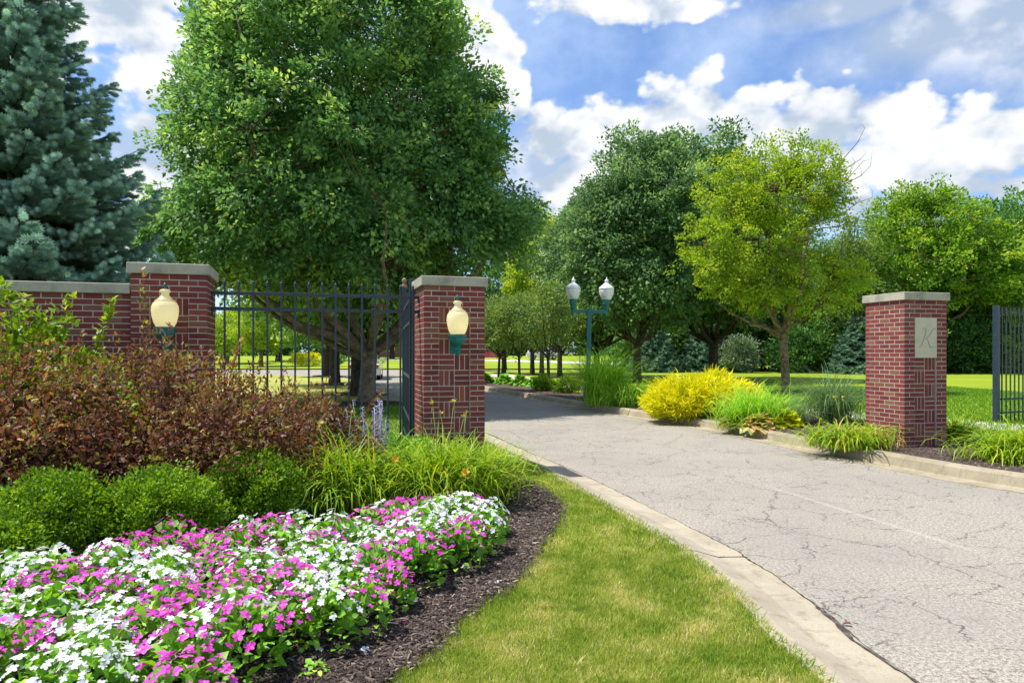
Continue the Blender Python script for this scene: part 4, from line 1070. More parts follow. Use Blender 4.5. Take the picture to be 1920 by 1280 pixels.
# spruces
def spruce(name, label, base, H, R0, m, ntier, twl, seed, z0=ZL, group=None, detail=1.0, skirt=1.0):
    r_ = np.random.default_rng(seed)
    root = empty(name, (base[0], base[1], z0)); tag(root, label, 'conifer', group)
    parts = [tube_np([(0, 0, -.1), (0, 0, H * .5), (0, 0, H)], [R0 * .055, R0 * .03, .015], 8)]
    # twig template: a stem with needles all round
    tv = []; tf = []
    nr = 5 if detail >= 1 else 3
    for i in range(nr):
        y = i / nr * .8
        for a in range(6 if detail >= 1 else 5):
            th = a * math.pi / 3 + i * .5; k = len(tv)
            c_, s_ = math.cos(th), math.sin(th); L = .36 * (1 - .3 * y)
            tv += [[c_ * .02 - s_ * .09, y, s_ * .02 + c_ * .09], [c_ * .02 + s_ * .09, y, s_ * .02 - c_ * .09], [c_ * L, y + .28, s_ * L]]; tf.append([k, k + 1, k + 2])
    tv = np.array(tv); tf = np.array(tf)
    pos, dirs, tone = [], [], []
    for t in range(ntier):
        u = (t + .3) / ntier; z = 1.0 * skirt + (H - 1.0 * skirt) * u ** 1.12; L = R0 * (1 - u) ** .92 * 1.02 + .18
        nb = max(5, int(11 * (1 - u) + 5))
        for b in range(nb):
            a = b * 2 * math.pi / nb + r_.uniform(-.25, .25) + t * .7; Lb = L * r_.uniform(.78, 1.08)
            slope = .42 * u - .16 + r_.uniform(-.05, .05)
            n = 8; tt = np.linspace(0, 1, n)
            P = np.stack([np.cos(a) * Lb * tt, np.sin(a) * Lb * tt, z + Lb * (slope * tt - .22 * np.sin(tt * 2.4) + .17 * tt ** 2)], 1)
            parts.append(tube_np(P, .028 * (L / R0) * np.linspace(1, .2, n) + .004, 4))
            ns = int(max(4, Lb / (twl * .62)))
            for s in range(ns):
                q = .22 + .78 * (s + r_.uniform(0, 1)) / ns; c = np.array([np.interp(q, tt, P[:, k]) for k in range(3)])
                sl = Lb * .42 * (1 - q) ** .75 + twl * .7
                for sd in (-1, 1):
                    aa = a + sd * r_.uniform(.55, .95); nst = max(1, int(sl / (twl * .62)))
                    for w_ in range(nst):
                        rr = (w_ + .5) / nst * sl
                        pp = c + np.array([math.cos(aa) * rr, math.sin(aa) * rr, -.10 * rr + r_.uniform(-.03, .03)])
                        dd = np.array([math.cos(aa + r_.uniform(-.6, .6)), math.sin(aa + r_.uniform(-.6, .6)), r_.uniform(-.15, .35)])
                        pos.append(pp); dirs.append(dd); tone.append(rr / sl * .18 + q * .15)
            for e in range(4):
                pos.append(P[-1 - e // 2] + r_.normal(0, .03, 3)); dirs.append(np.array([math.cos(a) + r_.uniform(-.5, .5), math.sin(a) + r_.uniform(-.5, .5), .25])); tone.append(.4)
    pos = np.array(pos); dirs = np.array(dirs); k = len(pos)
    v, f, _ = join_np(parts); link('trunk', np_mesh('trunk', v, f, smooth=True), M_bark_dark, root)
    s = twl * r_.uniform(.8, 1.3, k)
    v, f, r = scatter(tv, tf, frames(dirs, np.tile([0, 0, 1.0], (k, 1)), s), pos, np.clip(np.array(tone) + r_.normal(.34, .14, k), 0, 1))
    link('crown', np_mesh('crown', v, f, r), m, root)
    return root


spruce('blue_spruce', 'large blue spruce behind the brick wall, at the left edge', (-10.2, 13.8), 11.8, 3.75, M_spruce, 30, .19, 61)
sp2 = spruce('blue_spruce', 'low blue spruce at the wood edge between the two dark pear trunks', (10.9, 53), 4.8, 1.9, M_spruce_far, 13, .30, 62, z0=ZR, group='spruces at the wood edge', detail=.5, skirt=.3)
copy_tree(sp2, (15.0, 54, ZR), 1.0, 'low spruce at the wood edge right of the middle pear trunk', (1, 1, 1.05))
copy_tree(sp2, (24.5, 49, ZR), 2.0, 'spreading spruce at the wood edge left of the lettered pillar', (1.15, 1.15, .85))


# rounded shrubs made of small leaves
def shrub(name, label, base, ells, nclus, per, cr, leaf, m, z0, cat='shrub', group=None, seed=1, up=.6, flat=.8, shell=.22, bump=.06, core=.8, tpl=LEAF, stems=True):
    root = empty(name, (base[0], base[1], z0)); tag(root, label, cat, group)
    C = crown_points(ells, nclus, shell, bump, seed); C = C[C[:, 2] > .02]
    E = np.array(ells); centre = (E[:, :3] * E[:, 3:4]).sum(0) / E[:, 3].sum()
    parts = [foliage(C, per, cr, leaf, tpl, centre - np.array([0, 0, E[:, 5].max() * .4]), up=up, flat=flat, droop=-.2)]
    link('foliage', np_mesh('foliage', *join_np(parts)), m, root)
    if stems:
        ps = [tube_np([(0, 0, -.03), tuple(c * .5 * np.array([1, 1, 1.1])), tuple(c * .92)], [.014, .009, .004], 4) for c in C[:24]]
        v, f, _ = join_np(ps); link('stems', np_mesh('stems', v, f), M_bark_dark, root)
    return root


def gb(px, py, h=ZB): x, y = G(px, py, h); return (x, y)


bxg = 'clipped boxwoods behind the flowers'
for i, (px, py, rx, rz, lab) in enumerate([(80, 1062, .40, .60, 'rounded green boxwood left in the row behind the flowers'),
                                           (287, 1046, .385, .60, 'rounded green boxwood in the middle of the row behind the flowers'),
                                           (462, 998, .38, .60, 'rounded green boxwood right in the row, touching the daylilies'),
                                           (-60, 1110, .36, .42, 'low boxwood cut by the left edge of the picture')]):
    b = gb(px, py); b = (b[0], b[1] + .12)
    shrub('boxwood', lab, b, [(0, 0, rz * .42, rx, rx * .95, rz * .58), (0, 0, rz * .2, rx * .95, rx * .9, rz * .35)], 560, 56, .085, .031, M_box, ZB, group=bxg, seed=70 + i, shell=.16, bump=.07)
shrub('boxwood', 'low boxwood between the purple shrubs and the daylilies', (gb(590, 945)[0], 7.5), [(0, 0, .3, .50, .4, .34)], 420, 40, .09, .04, M_box, ZB, group=bxg, seed=77)
shrub('boxwood', 'small green shrub at the foot of the iron fence', (-1.75, 8.55), [(0, 0, .25, .42, .3, .26), (.5, .05, .2, .3, .25, .2)], 260, 36, .09, .045, M_vinca, ZB, group=bxg, seed=78)


# arching leafy shrubs: ninebark and lime shrub
def arching(name, label, base, span, H, nst, leaf, m, bark, seed, group=None, shoots=(), per_stem=60, tpl=LEAF2, z0=ZB, massn=420):
    r_ = np.random.default_rng(seed)
    root = empty(name, (base[0], base[1], z0)); tag(root, label, 'shrub', group)
    parts = []; pos, dirs, nor, tone = [], [], [], []
    def stem(p0, p1, rise_, n=9, dens=1.0, tn=0, lf=1.0):
        t = np.linspace(0, 1, n)[:, None]; P = p0 + (p1 - p0) * t; P[:, 2] += (np.sin(t[:, 0] * math.pi) * rise_); P[1:-1] += r_.normal(0, .015, (n - 2, 3))
        parts.append(tube_np(P, .006 * np.linspace(1, .3, n), 3))
        k = int(per_stem * dens); q = r_.uniform(.12, 1.0, k) ** .75
        c = np.stack([np.interp(q, t[:, 0], P[:, i]) for i in range(3)], 1)
        ax = unit((P[-1] - P[-3])[None]); rd = rand_dirs(k, -.3, .7) if True else 0
        pos.append(c); dirs.append(unit(rd * .8 + ax * .7)); nor.append(unit(np.array([0, 0, 1.]) + r_.normal(0, .45, (k, 3)))); tone.append(np.clip(tn + r_.normal(.45, .24, k) + (q - .6) * .25, 0, 1))
    for i in range(nst):
        a = r_.uniform(0, 2 * math.pi); u = r_.uniform(0, 1) ** .5; k = r_.uniform(.15, 1)
        ex, ey = span[0] * u * math.cos(a), span[1] * u * math.sin(a)
        hz_ = H * (1 - .55 * u ** 2.2) * (.35 + .65 * k) * r_.uniform(.82, 1.05)
        p0 = np.array([ex * .25 + r_.normal(0, .06), ey * .25 + r_.normal(0, .05), 0]); p1 = np.array([ex, ey, hz_])
        stem(p0, p1, .10 + .12 * u, tn=r_.normal(0, .14))
    for (dx, dy, h, tn) in shoots:
        for _ in range(2):
            p1 = np.array([dx + r_.normal(0, .03), dy, h * r_.uniform(.9, 1)]); p0 = np.array([dx * .7, dy * .7, H * .45]); stem(p0, p1, 0, dens=.6, tn=tn)
    pos = np.concatenate(pos); dirs = np.concatenate(dirs); nor = np.concatenate(nor); tone = np.concatenate(tone); k = len(pos)
    C = crown_points([(0, 0, H * .40, span[0] * .92, span[1] * .92, H * .46), (span[0] * .3, -.1, H * .3, span[0] * .75, span[1] * .9, H * .33)], massn, .25, .22, seed); C = C[C[:, 2] > .08]
    fm = foliage(C, 30, .15, leaf * 1.0, tpl, np.array([0, 0, H * .1]), up=.5, flat=.8, droop=.1)
    link('foliage', np_mesh('foliage', *join_np([scatter(tpl[0], tpl[1], frames(dirs, nor, leaf * r_.uniform(.6, 1.3, k)), pos, tone), fm])), m, root)
    v, f, _ = join_np(parts); link('stems', np_mesh('stems', v, f), bark, root)
    return root


M_stemred = mat('red_brown_stem', (.10, .035, .025), .6, .3, noise=((.18, .08, .04), 12, .4, .7))
LEAF5 = (np.array([.72, 1, 1]) * np.array([[0, 0, 0], [-.20, .22, .05], [-.40, .50, .02], [-.16, .55, .06], [-.22, .82, .0], [0, 1.0, -.10], [.22, .82, .0], [.16, .55, .06], [.40, .50, .02], [.20, .22, .05], [0, .45, 0]]),
         np.array([[i, i + 1, 10] for i in range(9)] + [[9, 0, 10]]))
ng = 'purple-leaved shrubs in front of the wall'
arching('ninebark_shrub', 'purple-brown shrub at the left edge, behind the leftmost boxwood', (-4.55, 5.75), (1.35, .8), 1.80, 120, .056, M_nine, M_stemred, 81, ng, shoots=[(.1, .3, 1.95, .35), (.8, .3, 1.7, .1), (-.5, 0, 1.7, .2)], tpl=LEAF5)
arching('ninebark_shrub', 'purple-brown shrub in front of the pier lantern, behind the middle boxwood', (-3.15, 6.35), (1.3, .8), 1.76, 120, .054, M_nine, M_stemred, 82, ng, shoots=[(-.33, .2, 2.40, .30), (-.1, .2, 1.85, .4), (.55, .3, 1.72, .0)], tpl=LEAF5)
arching('ninebark_shrub', 'purple-brown shrub spreading in front of the iron fence', (-2.55, 7.25), (1.15, .6), 1.36, 110, .050, M_nine, M_stemred, 83, ng, shoots=[(-.7, .2, 1.65, .1), (-.2, .1, 1.50, .1), (.85, .1, .95, -.1), (.15, .1, 1.35, .0), (1.15, .2, 1.12, .0)], tpl=LEAF5)
arching('lime_shrub', 'yellow-green leafy shrub against the wall, behind the purple shrubs', (-5.1, 6.85), (1.5, .5), 2.2, 140, .080, M_ninegreen, M_stemred, 84, None, shoots=[(-.4, 0, 2.15, .1), (.2, 0, 2.05, .1), (.75, 0, 2.2, .1), (1.15, 0, 2.12, .1), (-.9, 0, 2.2, .1)], per_stem=64)


# strap leaved clumps: daylilies, ornamental grass
def blades_clump(name, label, base, n, L, W, m, seed, z0, cat='plant', group=None, spread=.22, arch=1.0, lift=.9, segs=6, tone=(.45, .25), part='foliage', stalks=0, sx=1.0):
    r_ = np.random.default_rng(seed)
    root = empty(name, (base[0], base[1], z0)); tag(root, label, cat, group)
    a = r_.uniform(0, 2 * math.pi, n); el_ = np.clip(r_.normal(lift, .22, n), .2, 1.5); ln = L * r_.uniform(.55, 1.1, n); cu = arch * r_.uniform(.5, 1.5, n)
    p = np.stack([r_.normal(0, spread, n) * sx, r_.normal(0, spread, n), np.zeros(n)], 1)
    h = np.stack([np.cos(a), np.sin(a)], 1)
    side = np.stack([-np.sin(a), np.cos(a), np.zeros(n)], 1)
    V = np.zeros((n, 2 * segs + 1, 3)); cur = p.copy(); ang = el_.copy(); tw = r_.normal(0, .35, n)
    for s in range(segs + 1):
        t = s / segs; wd = W * (.55 + .9 * t if t < .35 else 1.0 * (1 - ((t - .35) / .65) ** 1.7) * .87 + .0)
        sd = side * (wd / 2) * r_.uniform(.95, 1.05, (n, 1)); sd[:, 2] += wd * .3 * tw
        if s < segs: V[:, 2 * s] = cur - sd; V[:, 2 * s + 1] = cur + sd
        else: V[:, 2 * segs] = cur
        step = ln / segs; dv_ = np.stack([h[:, 0] * np.cos(ang), h[:, 1] * np.cos(ang), np.sin(ang)], 1)
        cur = cur + dv_ * step[:, None]; cur[:, 2] = np.maximum(cur[:, 2], .01 + .01 * r_.uniform(0, 1, n))
        ang = ang - cu * (.18 + .55 * t) * 1.6 * (6 / segs) * .8
        ang = np.maximum(ang, -1.25)
    fs = []
    for s in range(segs - 1):
        b = 2 * s; fs += [[b, b + 1, b + 3], [b, b + 3, b + 2]]
    fs.append([2 * segs - 2, 2 * segs - 1, 2 * segs])
    fs = np.array(fs); Fc = fs[None] + ((2 * segs + 1) * np.arange(n))[:, None, None]
    rr = np.repeat(np.clip(r_.normal(tone[0], tone[1], n), 0, 1), len(fs))
    link(part, np_mesh(part, V.reshape(-1, 3), Fc.reshape(-1, 3), rr, smooth=False), m, root)
    for _ in range(stalks):
        aa = r_.uniform(0, 6.28); hh = L * r_.uniform(.85, 1.15); e = np.array([math.cos(aa) * .22, math.sin(aa) * .22, hh])
        v, f, _x = tube_np([(0, 0, 0), tuple(e * [.6, .6, .6]), tuple(e)], [.004, .003, .003], 4)
        st = link('flower_stalk', np_mesh('flower_stalk', v, f), M_stalk, root)
        kb = 5; d = unit(rand_dirs(kb, .3, 1)); v, f, r = scatter(LEAF[0], LEAF[1], frames(d, rand_dirs(kb), np.full(kb, .045)), np.tile(e, (kb, 1)), np.full(kb, .4))
        link('bud', np_mesh('bud', v, f, r), M_bud, st)
    return root


M_stalk = mat('green_stalk', (.16, .24, .04), .6, .3)
M_bud = leafmat('bud', [(0, (.45, .38, .05)), (1, (.55, .45, .08))], .2, .5)
dg = 'daylily clumps in front of the gate pillar'


def lily_flower(root, off, size, seed):
    r_ = np.random.default_rng(seed); e = np.array(off)
    v, f, _x = tube_np([(e[0] * .2, e[1] * .2, 0), tuple(e * [.7, .7, .7]), tuple(e)], [.004, .0035, .003], 4); st = link('flower_stalk', np_mesh('flower_stalk', v, f), M_stalk, root)
    fx = unit(np.array([[.15, -.75, .55]]))[0]; aa = np.arange(6) * math.pi / 3; s1 = unit(np.cross(fx, [0, 0, 1.])[None])[0]; s2 = np.cross(s1, fx)
    d = unit(np.cos(aa)[:, None] * s1 + np.sin(aa)[:, None] * s2 + fx * .7); v, f, r = scatter(LEAF2[0], LEAF2[1], frames(d, np.tile(fx, (6, 1)), np.full(6, size)), np.tile(e, (6, 1)), r_.uniform(0, 1, 6))
    link('blossom', np_mesh('blossom', v, f, r), M_petalo, st)


d1 = blades_clump('daylily', 'daylily clump at the left, next to the boxwood row', (gb(630, 965)[0], gb(630, 965)[1] + .22), 1500, .92, .020, M_lily, 91, ZB, group=dg, spread=.17, arch=.72, lift=1.16, stalks=3, sx=1.3)
d2 = blades_clump('daylily', 'daylily clump in the middle, with an orange flower low on its front', (gb(825, 955)[0], gb(825, 955)[1] + .25), 1500, .92, .020, M_lily, 92, ZB, group=dg, spread=.18, arch=.72, lift=1.16, stalks=3, sx=1.3)
lily_flower(d2, tuple(at(872, 886, 6.35) - Vector((d2.location.x, d2.location.y, ZB))), .055, 5)
lily_flower(d2, tuple(at(742, 861, 6.6) - Vector((d2.location.x, d2.location.y, ZB))), .05, 6)
d3 = blades_clump('daylily', 'daylily clump against the foot of the gate pillar, towards the drive', (-.62, 7.75), 1250, .84, .020, M_lily, 93, ZB, group=dg, spread=.17, arch=.78, lift=1.05, stalks=2, sx=1.3)
blades_clump('daylily', 'narrow daylily clump behind the left one', (-1.75, 7.6), 520, .74, .022, M_lily, 94, ZB, group=dg, spread=.14, arch=.7, lift=1.1)
dr = 'daylily clumps behind the right kerb'
blades_clump('daylily', 'browning daylily clump between the blue grass and the lettered pillar', (gb(1596, 840, ZR)[0], gb(1596, 840, ZR)[1] + .1), 620, .74, .024, M_lily, 95, ZR, group=dr, spread=.17, arch=.95, lift=1.0, tone=(.6, .3), stalks=3, sx=1.5)
blades_clump('daylily', 'small daylily clump right behind the lettered pillar', (7.40, 11.6), 300, .60, .023, M_lily, 96, ZR, group=dr, spread=.10, arch=.8, lift=1.15, tone=(.4, .25))
blades_clump('daylily', 'large daylily clump hanging over the kerb at the right edge', (gb(1900, 866, ZR)[0] + .20, gb(1900, 866, ZR)[1] + .05), 1000, .86, .024, M_lily, 97, ZR, group=dr, spread=.22, arch=.95, lift=1.0, tone=(.5, .22), sx=1.2)
blades_clump('daylily', 'daylily clump partly outside the right edge of the picture', (7.9, 9.3), 420, .9, .022, M_lily, 98, ZR, group=dr, spread=.2, arch=.9, lift=1.0)
gg = 'ornamental grasses in the right bed'
blades_clump('ornamental_grass', 'tall bright green grass hiding the foot of the street lamp', (gb(1130, 758, ZR)[0], gb(1130, 758, ZR)[1]), 1300, 1.95, .020, M_misc, 101, ZR, group=gg, spread=.22, arch=.50, lift=1.28, tone=(.45, .2))
blades_clump('ornamental_grass', 'lower bright green grass between the lamp grass and the gold shrub', (3.25, 19.0), 800, 1.15, .020, M_misc, 102, ZR, group=gg, spread=.25, arch=.75, lift=1.15, tone=(.35, .2), sx=1.3)
blades_clump('ornamental_grass', 'dense bright green grass right of the gold shrub', (gb(1418, 800, ZR)[0], gb(1418, 800, ZR)[1] + .1), 900, 1.10, .016, M_misc, 103, ZR, group=gg, spread=.20, arch=.55, lift=1.2, tone=(.5, .2), sx=1.4)
blades_clump('ornamental_grass', 'thin blue-green grass behind the small yellow hosta', (gb(1492, 797, ZR)[0], gb(1492, 797, ZR)[1] + .3), 420, 1.0, .012, M_miscblue, 104, ZR, group=gg, spread=.16, arch=.8, lift=1.05, tone=(.5, .25))
blades_clump('ornamental_grass', 'tall airy grass fountain left of the lettered pillar', (gb(1572, 795, ZR)[0], gb(1572, 795, ZR)[1] + .2), 700, 1.75, .013, M_miscblue, 105, ZR, group=gg, spread=.16, arch=.65, lift=1.12, tone=(.45, .25))

# gold thread cypress mounds
def gold(label, base, ells, n, seed):
    root = empty('gold_shrub', (base[0], base[1], ZR)); tag(root, label, 'shrub', 'gold thread-leaf shrubs in the right bed')
    C = crown_points(ells, n, .22, .16, seed); C = C[C[:, 2] > .05]; per = 22; k = len(C) * per
    c = np.repeat(C, per, 0); E = np.array(ells); ctr = E[:, :3].mean(0) * np.array([1, 1, .2]); outw = unit(c - ctr)
    pos = c + rng.normal(0, .06, (k, 3)); d = unit(outw + rng.normal(0, .55, (k, 3)) + np.array([0, 0, .1]))
    tv = np.array([[-.07, 0, 0], [.07, 0, 0], [.06, .5, .04], [0, 1, -.1], [-.06, .5, .04]]); tf = np.array([[0, 1, 2], [0, 2, 4], [4, 2, 3]])
    v, f, r = scatter(tv, tf, frames(d, rand_dirs(k, .2, 1), .19 * rng.uniform(.5, 1.2, k)), pos, np.clip(np.repeat(rng.normal(0, .13, len(C)), per) + rng.normal(.5, .2, k), 0, 1))
    link('foliage', np_mesh('foliage', v, f, r), M_gold, root)
    ps = [tube_np([(0, 0, -.03), tuple(c_ * .5 * np.array([1, 1, 1.2])), tuple(c_ * .93)], [.02, .012, .004], 4) for c_ in C[:40]]
    v, f, _ = join_np(ps); link('stems', np_mesh('stems', v, f), M_bark, root)


gold('wide bright golden yellow shrub hanging over the right kerb', (4.35, 16.1), [(0, 0, .36, 1.05, .95, .52), (-.55, -.15, .26, .75, .75, .34), (.55, -.1, .32, .8, .75, .45)], 1100, 111)
gold('smaller golden yellow shrub behind the dense green grass', (5.05, 17.3), [(0, 0, .40, .55, .5, .50)], 420, 113)

# hostas
def hosta(label, base, n, L, seed, z0=ZR, m=M_hosta, tone=(.5, .25), group='hostas in the right bed', name='hosta'):
    r_ = np.random.default_rng(seed); root = empty(name, (base[0], base[1], z0)); tag(root, label, 'plant', group)
    a = r_.uniform(0, 6.283, n); q = r_.uniform(0, 1, n); R_ = L * 1.3 * q
    pos = np.stack([np.cos(a) * R_, np.sin(a) * R_, L * 1.2 * (1 - q * .75) * r_.uniform(.6, 1.1, n)], 1)
    d = unit(np.stack([np.cos(a), np.sin(a), .5 - q + r_.normal(0, .3, n)], 1) + r_.normal(0, .2, (n, 3)))
    nn = unit(np.array([0, 0, 1.]) + r_.normal(0, .3, (n, 3)))
    link('foliage', np_mesh('foliage', *scatter(LEAF2[0] * [1.5, 1, 1], LEAF2[1], frames(d, nn, L * r_.uniform(.5, 1.0, n)), pos, np.clip(r_.normal(tone[0], tone[1], n), 0, 1))), m, root)
    return root


hosta('pale edged hosta under the gold shrub by the kerb', gb(1345, 785, ZR), 240, .24, 121)
hosta('cream and peach hosta in front of the dense green grass', gb(1425, 806, ZR), 220, .20, 122, tone=(.75, .25))
hosta('small bright yellow hosta in front of the blue-green grass', gb(1468, 801, ZR), 150, .24, 123, m=M_gold, tone=(.4, .2))
hosta('low hosta at the left foot of the dense green grass', gb(1385, 800, ZR), 170, .20, 124, tone=(.35, .2))

# small low shrubs in the far bed
fg = 'low green shrubs in the far bed'
sh = shrub('low_shrub', 'low green shrub directly left of the lamp foot', (2.0, 25.3), [(0, 0, .25, .45, .4, .28)], 160, 30, .1, .06, M_box, ZR, group=fg, seed=131)
copy_tree(sh, (1.25, 26.9, ZR), 1.0, 'low green shrub second to the left of the lamp foot')
for i, (x, y, lab) in enumerate([(.35, 31.0, 'loose leafy plant in the mulch below the middle small tree'), (-.35, 32.5, 'loose leafy plant in the mulch, second from the gate pillar'), (-1.35, 34.0, 'loose leafy plant in the mulch next to the gate pillar edge'), (1.0, 29.6, 'loose leafy plant in the mulch below the right small tree')]):
    hosta(lab, (x, y), 220, .30, 140 + i, m=M_vinca, tone=(.4, .2), group='leafy plants in the far bed', name='leafy_plant')

# russian sage with pale violet spikes
def sage(label, base, n, H, seed):
    r_ = np.random.default_rng(seed); root = empty('russian_sage', (base[0], base[1], ZB)); tag(root, label, 'plant', 'pale violet sage plants')
    st = []; P, D, T_ = [], [], []; P2, D2 = [], []
    for i in range(n):
        e = np.array([r_.normal(0, .13), r_.normal(0, .1), H * r_.uniform(.7, 1.05)]); L = [(e[0] * .3, e[1] * .3, 0), tuple(e * [.7, .7, .55]), tuple(e)]
        st.append(tube_np(L, [.004, .003, .002], 3))
        for q in np.linspace(.55, 1, 34):
            c = np.array([np.interp(q, [0, .55, 1], [L[0][k], L[1][k], L[2][k]]) for k in range(3)]); dd = rand_dirs(1, -.2, .8)[0]
            P.append(c + dd * .02 * (1.2 - q)); D.append(dd)
        for q in np.linspace(.1, .6, 22):
            c = np.array([np.interp(q, [0, .55, 1], [L[0][k], L[1][k], L[2][k]]) for k in range(3)]); P2.append(c); D2.append(rand_dirs(1, -.1, .7)[0])
    v, f, _ = join_np(st); link('stems', np_mesh('stems', v, f), mat('pale_stem', (.35, .40, .33), .7), root)
    P, D, P2, D2 = map(np.array, (P, D, P2, D2))
    link('flower_spikes', np_mesh('flower_spikes', *scatter(LEAF[0], LEAF[1], frames(D, rand_dirs(len(D)), np.full(len(D), .030)), P, r_.uniform(0, 1, len(D)))), M_sagefl, root)
    link('foliage', np_mesh('foliage', *scatter(LEAF[0] * [.6, 1, 1], LEAF[1], frames(D2, rand_dirs(len(D2)), np.full(len(D2), .06)), P2, r_.uniform(0, 1, len(D2)))), M_sage, root)


sage('violet spiked sage between the daylily clumps, in front of the fence', (-1.45, 7.25), 26, .98, 151)
sage('thin grey sage sprig between the purple shrub and the left daylily', (-2.28, 6.75), 5, .85, 152)

# ------------------------------------------------------------------ vinca flower border
fl_poly = [G(927, 1006, ZB), G(905, 1040, ZB), G(868, 1066, ZB), G(792, 1092, ZB), G(735, 1150, ZB), G(690, 1190, ZB), G(640, 1205, ZB), G(513, 1245, ZB), G(470, 1275, ZB), (-1.2, 2.5), (-3.6, 2.5), (-4.6, 3.2)] + \
          [(-3.25, 4.05), (-2.75, 4.3), (-2.35, 4.75), (-1.95, 5.1), (-1.35, 5.45), (-.75, 5.85), (-.3, 6.05)]
fl_poly = [tuple(p) for p in smooth_line(fl_poly + fl_poly[:1], 1)][:-1]
pet = []
tvp = np.array([[0, 0, 0], [-.24, .30, .05], [-.36, .72, .05], [-.12, 1.0, -.02], [.12, 1.0, -.02], [.36, .72, .05], [.24, .30, .05]])
tfp = np.array([[0, 1, 2], [0, 2, 3], [0, 3, 4], [0, 4, 5], [0, 5, 6]])
def flower_mesh(name, m, seed, tilt=.25):
    r_ = np.random.default_rng(seed); aa = np.arange(5) * 2 * math.pi / 5 + r_.uniform(0, 1)
    d = np.stack([np.cos(aa), np.sin(aa), r_.uniform(min(-.1, tilt), max(.1, tilt), 5)], 1)
    v, f, r = scatter(tvp, tfp, frames(d, np.tile([0, 0, 1.], (5, 1)), .026 * r_.uniform(.9, 1.1, 5)), np.zeros((5, 3)), r_.uniform(0, 1, 5))
    # throat
    v2, f2, r2 = scatter(np.array([[-.5, 0, 0], [.5, 0, 0], [0, .9, 0]]), np.array([[0, 1, 2]]), frames(np.array([[0, 1., 0]]), np.array([[0, 0, 1.]]), np.array([.006])), np.array([[0, -.003, .0025]]), np.array([0.]))
    me = np_mesh(name, *join_np([(v, f, r), (v2, f2, r2)])); me.materials.append(m); return me
FW = [flower_mesh('white_blossom', M_petalw, 200 + i, (.1, .3, .5, -.35, .8)[i]) for i in range(5)]; FM = [flower_mesh('magenta_blossom', M_petalm, 210 + i, (.1, .3, .5, -.35, .8)[i]) for i in range(5)]


def vinca_mesh(seed):
    r_ = np.random.default_rng(seed); n = 150
    d0 = rand_dirs(n, .05, 1); pos = d0 * np.array([.165, .165, .25]) * (r_.uniform(.45, 1, (n, 1)) ** .5) + np.array([0, 0, .02])
    d = unit(d0 * .8 + rand_dirs(n, -.3, .6) * .8); nn = unit(np.array([0, 0, 1.]) + r_.normal(0, .4, (n, 3)))
    return np_mesh('vinca_foliage', *scatter(LEAF2[0] * [1.15, 1, 1], LEAF2[1], frames(d, nn, .062 * r_.uniform(.6, 1.2, n)), pos, np.clip(r_.normal(.42, .2, n), 0, 1)))
VF = [vinca_mesh(220 + i) for i in range(6)]
for me_ in VF: me_.materials.append(M_vinca)
pts = rand_in(fl_poly, 12000, (-4.7, .2, 2.4, 6.3)); keep = []
pts = pts[pts[:, 0] > -.78 * pts[:, 1] - .35]
for p_ in pts:
    if all((p_[0] - q[0]) ** 2 + (p_[1] - q[1]) ** 2 > .19 ** 2 for q in keep): keep.append(p_)
keep = [k for k in keep if k[1] > 2.75]
nrs = np.random.default_rng(5)
for i, p_ in enumerate(sorted(keep, key=lambda q: q[1])):
    white = (math.sin(p_[0] * 14 + 1.3) * math.sin(p_[1] * 13 + .4) + nrs.normal(0, .7)) > 0
    root = empty('vinca', (p_[0], p_[1], ZB), nrs.uniform(0, 6.28)); s = nrs.uniform(.85, 1.15); root.scale = (s, s, s * nrs.uniform(.9, 1.15))
    tag(root, 'white flowering vinca plant in the front border' if white else 'magenta flowering vinca plant in the front border', 'flower', 'white vinca plants in the border' if white else 'magenta vinca plants in the border')
    o = bpy.data.objects.new('foliage', VF[i % 6]); COL.objects.link(o); o.parent = root
    nb_ = int(nrs.integers(30, 42))
    for k in range(nb_):
        q = (k + .5) / nb_; a = k * 2.399 + nrs.uniform(-.3, .3); rr = .175 * math.sqrt(q); o = bpy.data.objects.new('blossom', (FW if white else FM)[k % 5]); COL.objects.link(o); o.parent = root
        o.location = (rr * math.cos(a), rr * math.sin(a), .30 - .12 * q + nrs.uniform(-.015, .02)); tl_ = .65 * math.sqrt(q)
        o.rotation_euler = Vector((math.cos(a) * tl_ + nrs.normal(0, .28), math.sin(a) * tl_ - .12 + nrs.normal(0, .28), 1)).to_track_quat('Z', 'Y').to_euler()
        sc_ = nrs.uniform(.62, 1.05); o.scale = (sc_,) * 3
# fallen blossoms on the mulch
for px, py, me_, lab in [(934, 1094, FW[0], 'fallen white blossom on the mulch near the lawn edge'), (872, 1067, FW[1], 'fallen white blossom right at the foot of the flowers'), (778, 1131, FW[2], 'fallen white blossom in the mulch under the middle flowers'), (757, 1168, FM[0], 'fallen magenta blossom in the lower mulch'), (737, 1174, FW[1], 'fallen white blossom beside the fallen magenta one'), (845, 1084, FM[1], 'fallen magenta blossom near the flower edge'), (598, 1222, FW[0], 'fallen white blossom below the bottom flowers'), (925, 1029, FW[2], 'fallen white blossom at the right tip of the flowers'), (685, 1224, FW[1], 'fallen white petal lowest on the mulch')]:
    x, y = G(px, py, ZB); o = bpy.data.objects.new('fallen_blossom', me_); COL.objects.link(o); o.location = (x, y, ZB + .018); o.rotation_euler = (.3, .2, px); tag(o, lab, 'blossom', 'blossoms fallen on the mulch')
# small weed in the mulch
hosta('small pale green weed in the mulch at the bottom edge', G(590, 1262, ZB), 34, .045, 160, z0=ZB, m=M_vinca, tone=(.7, .2), group=None, name='weed')
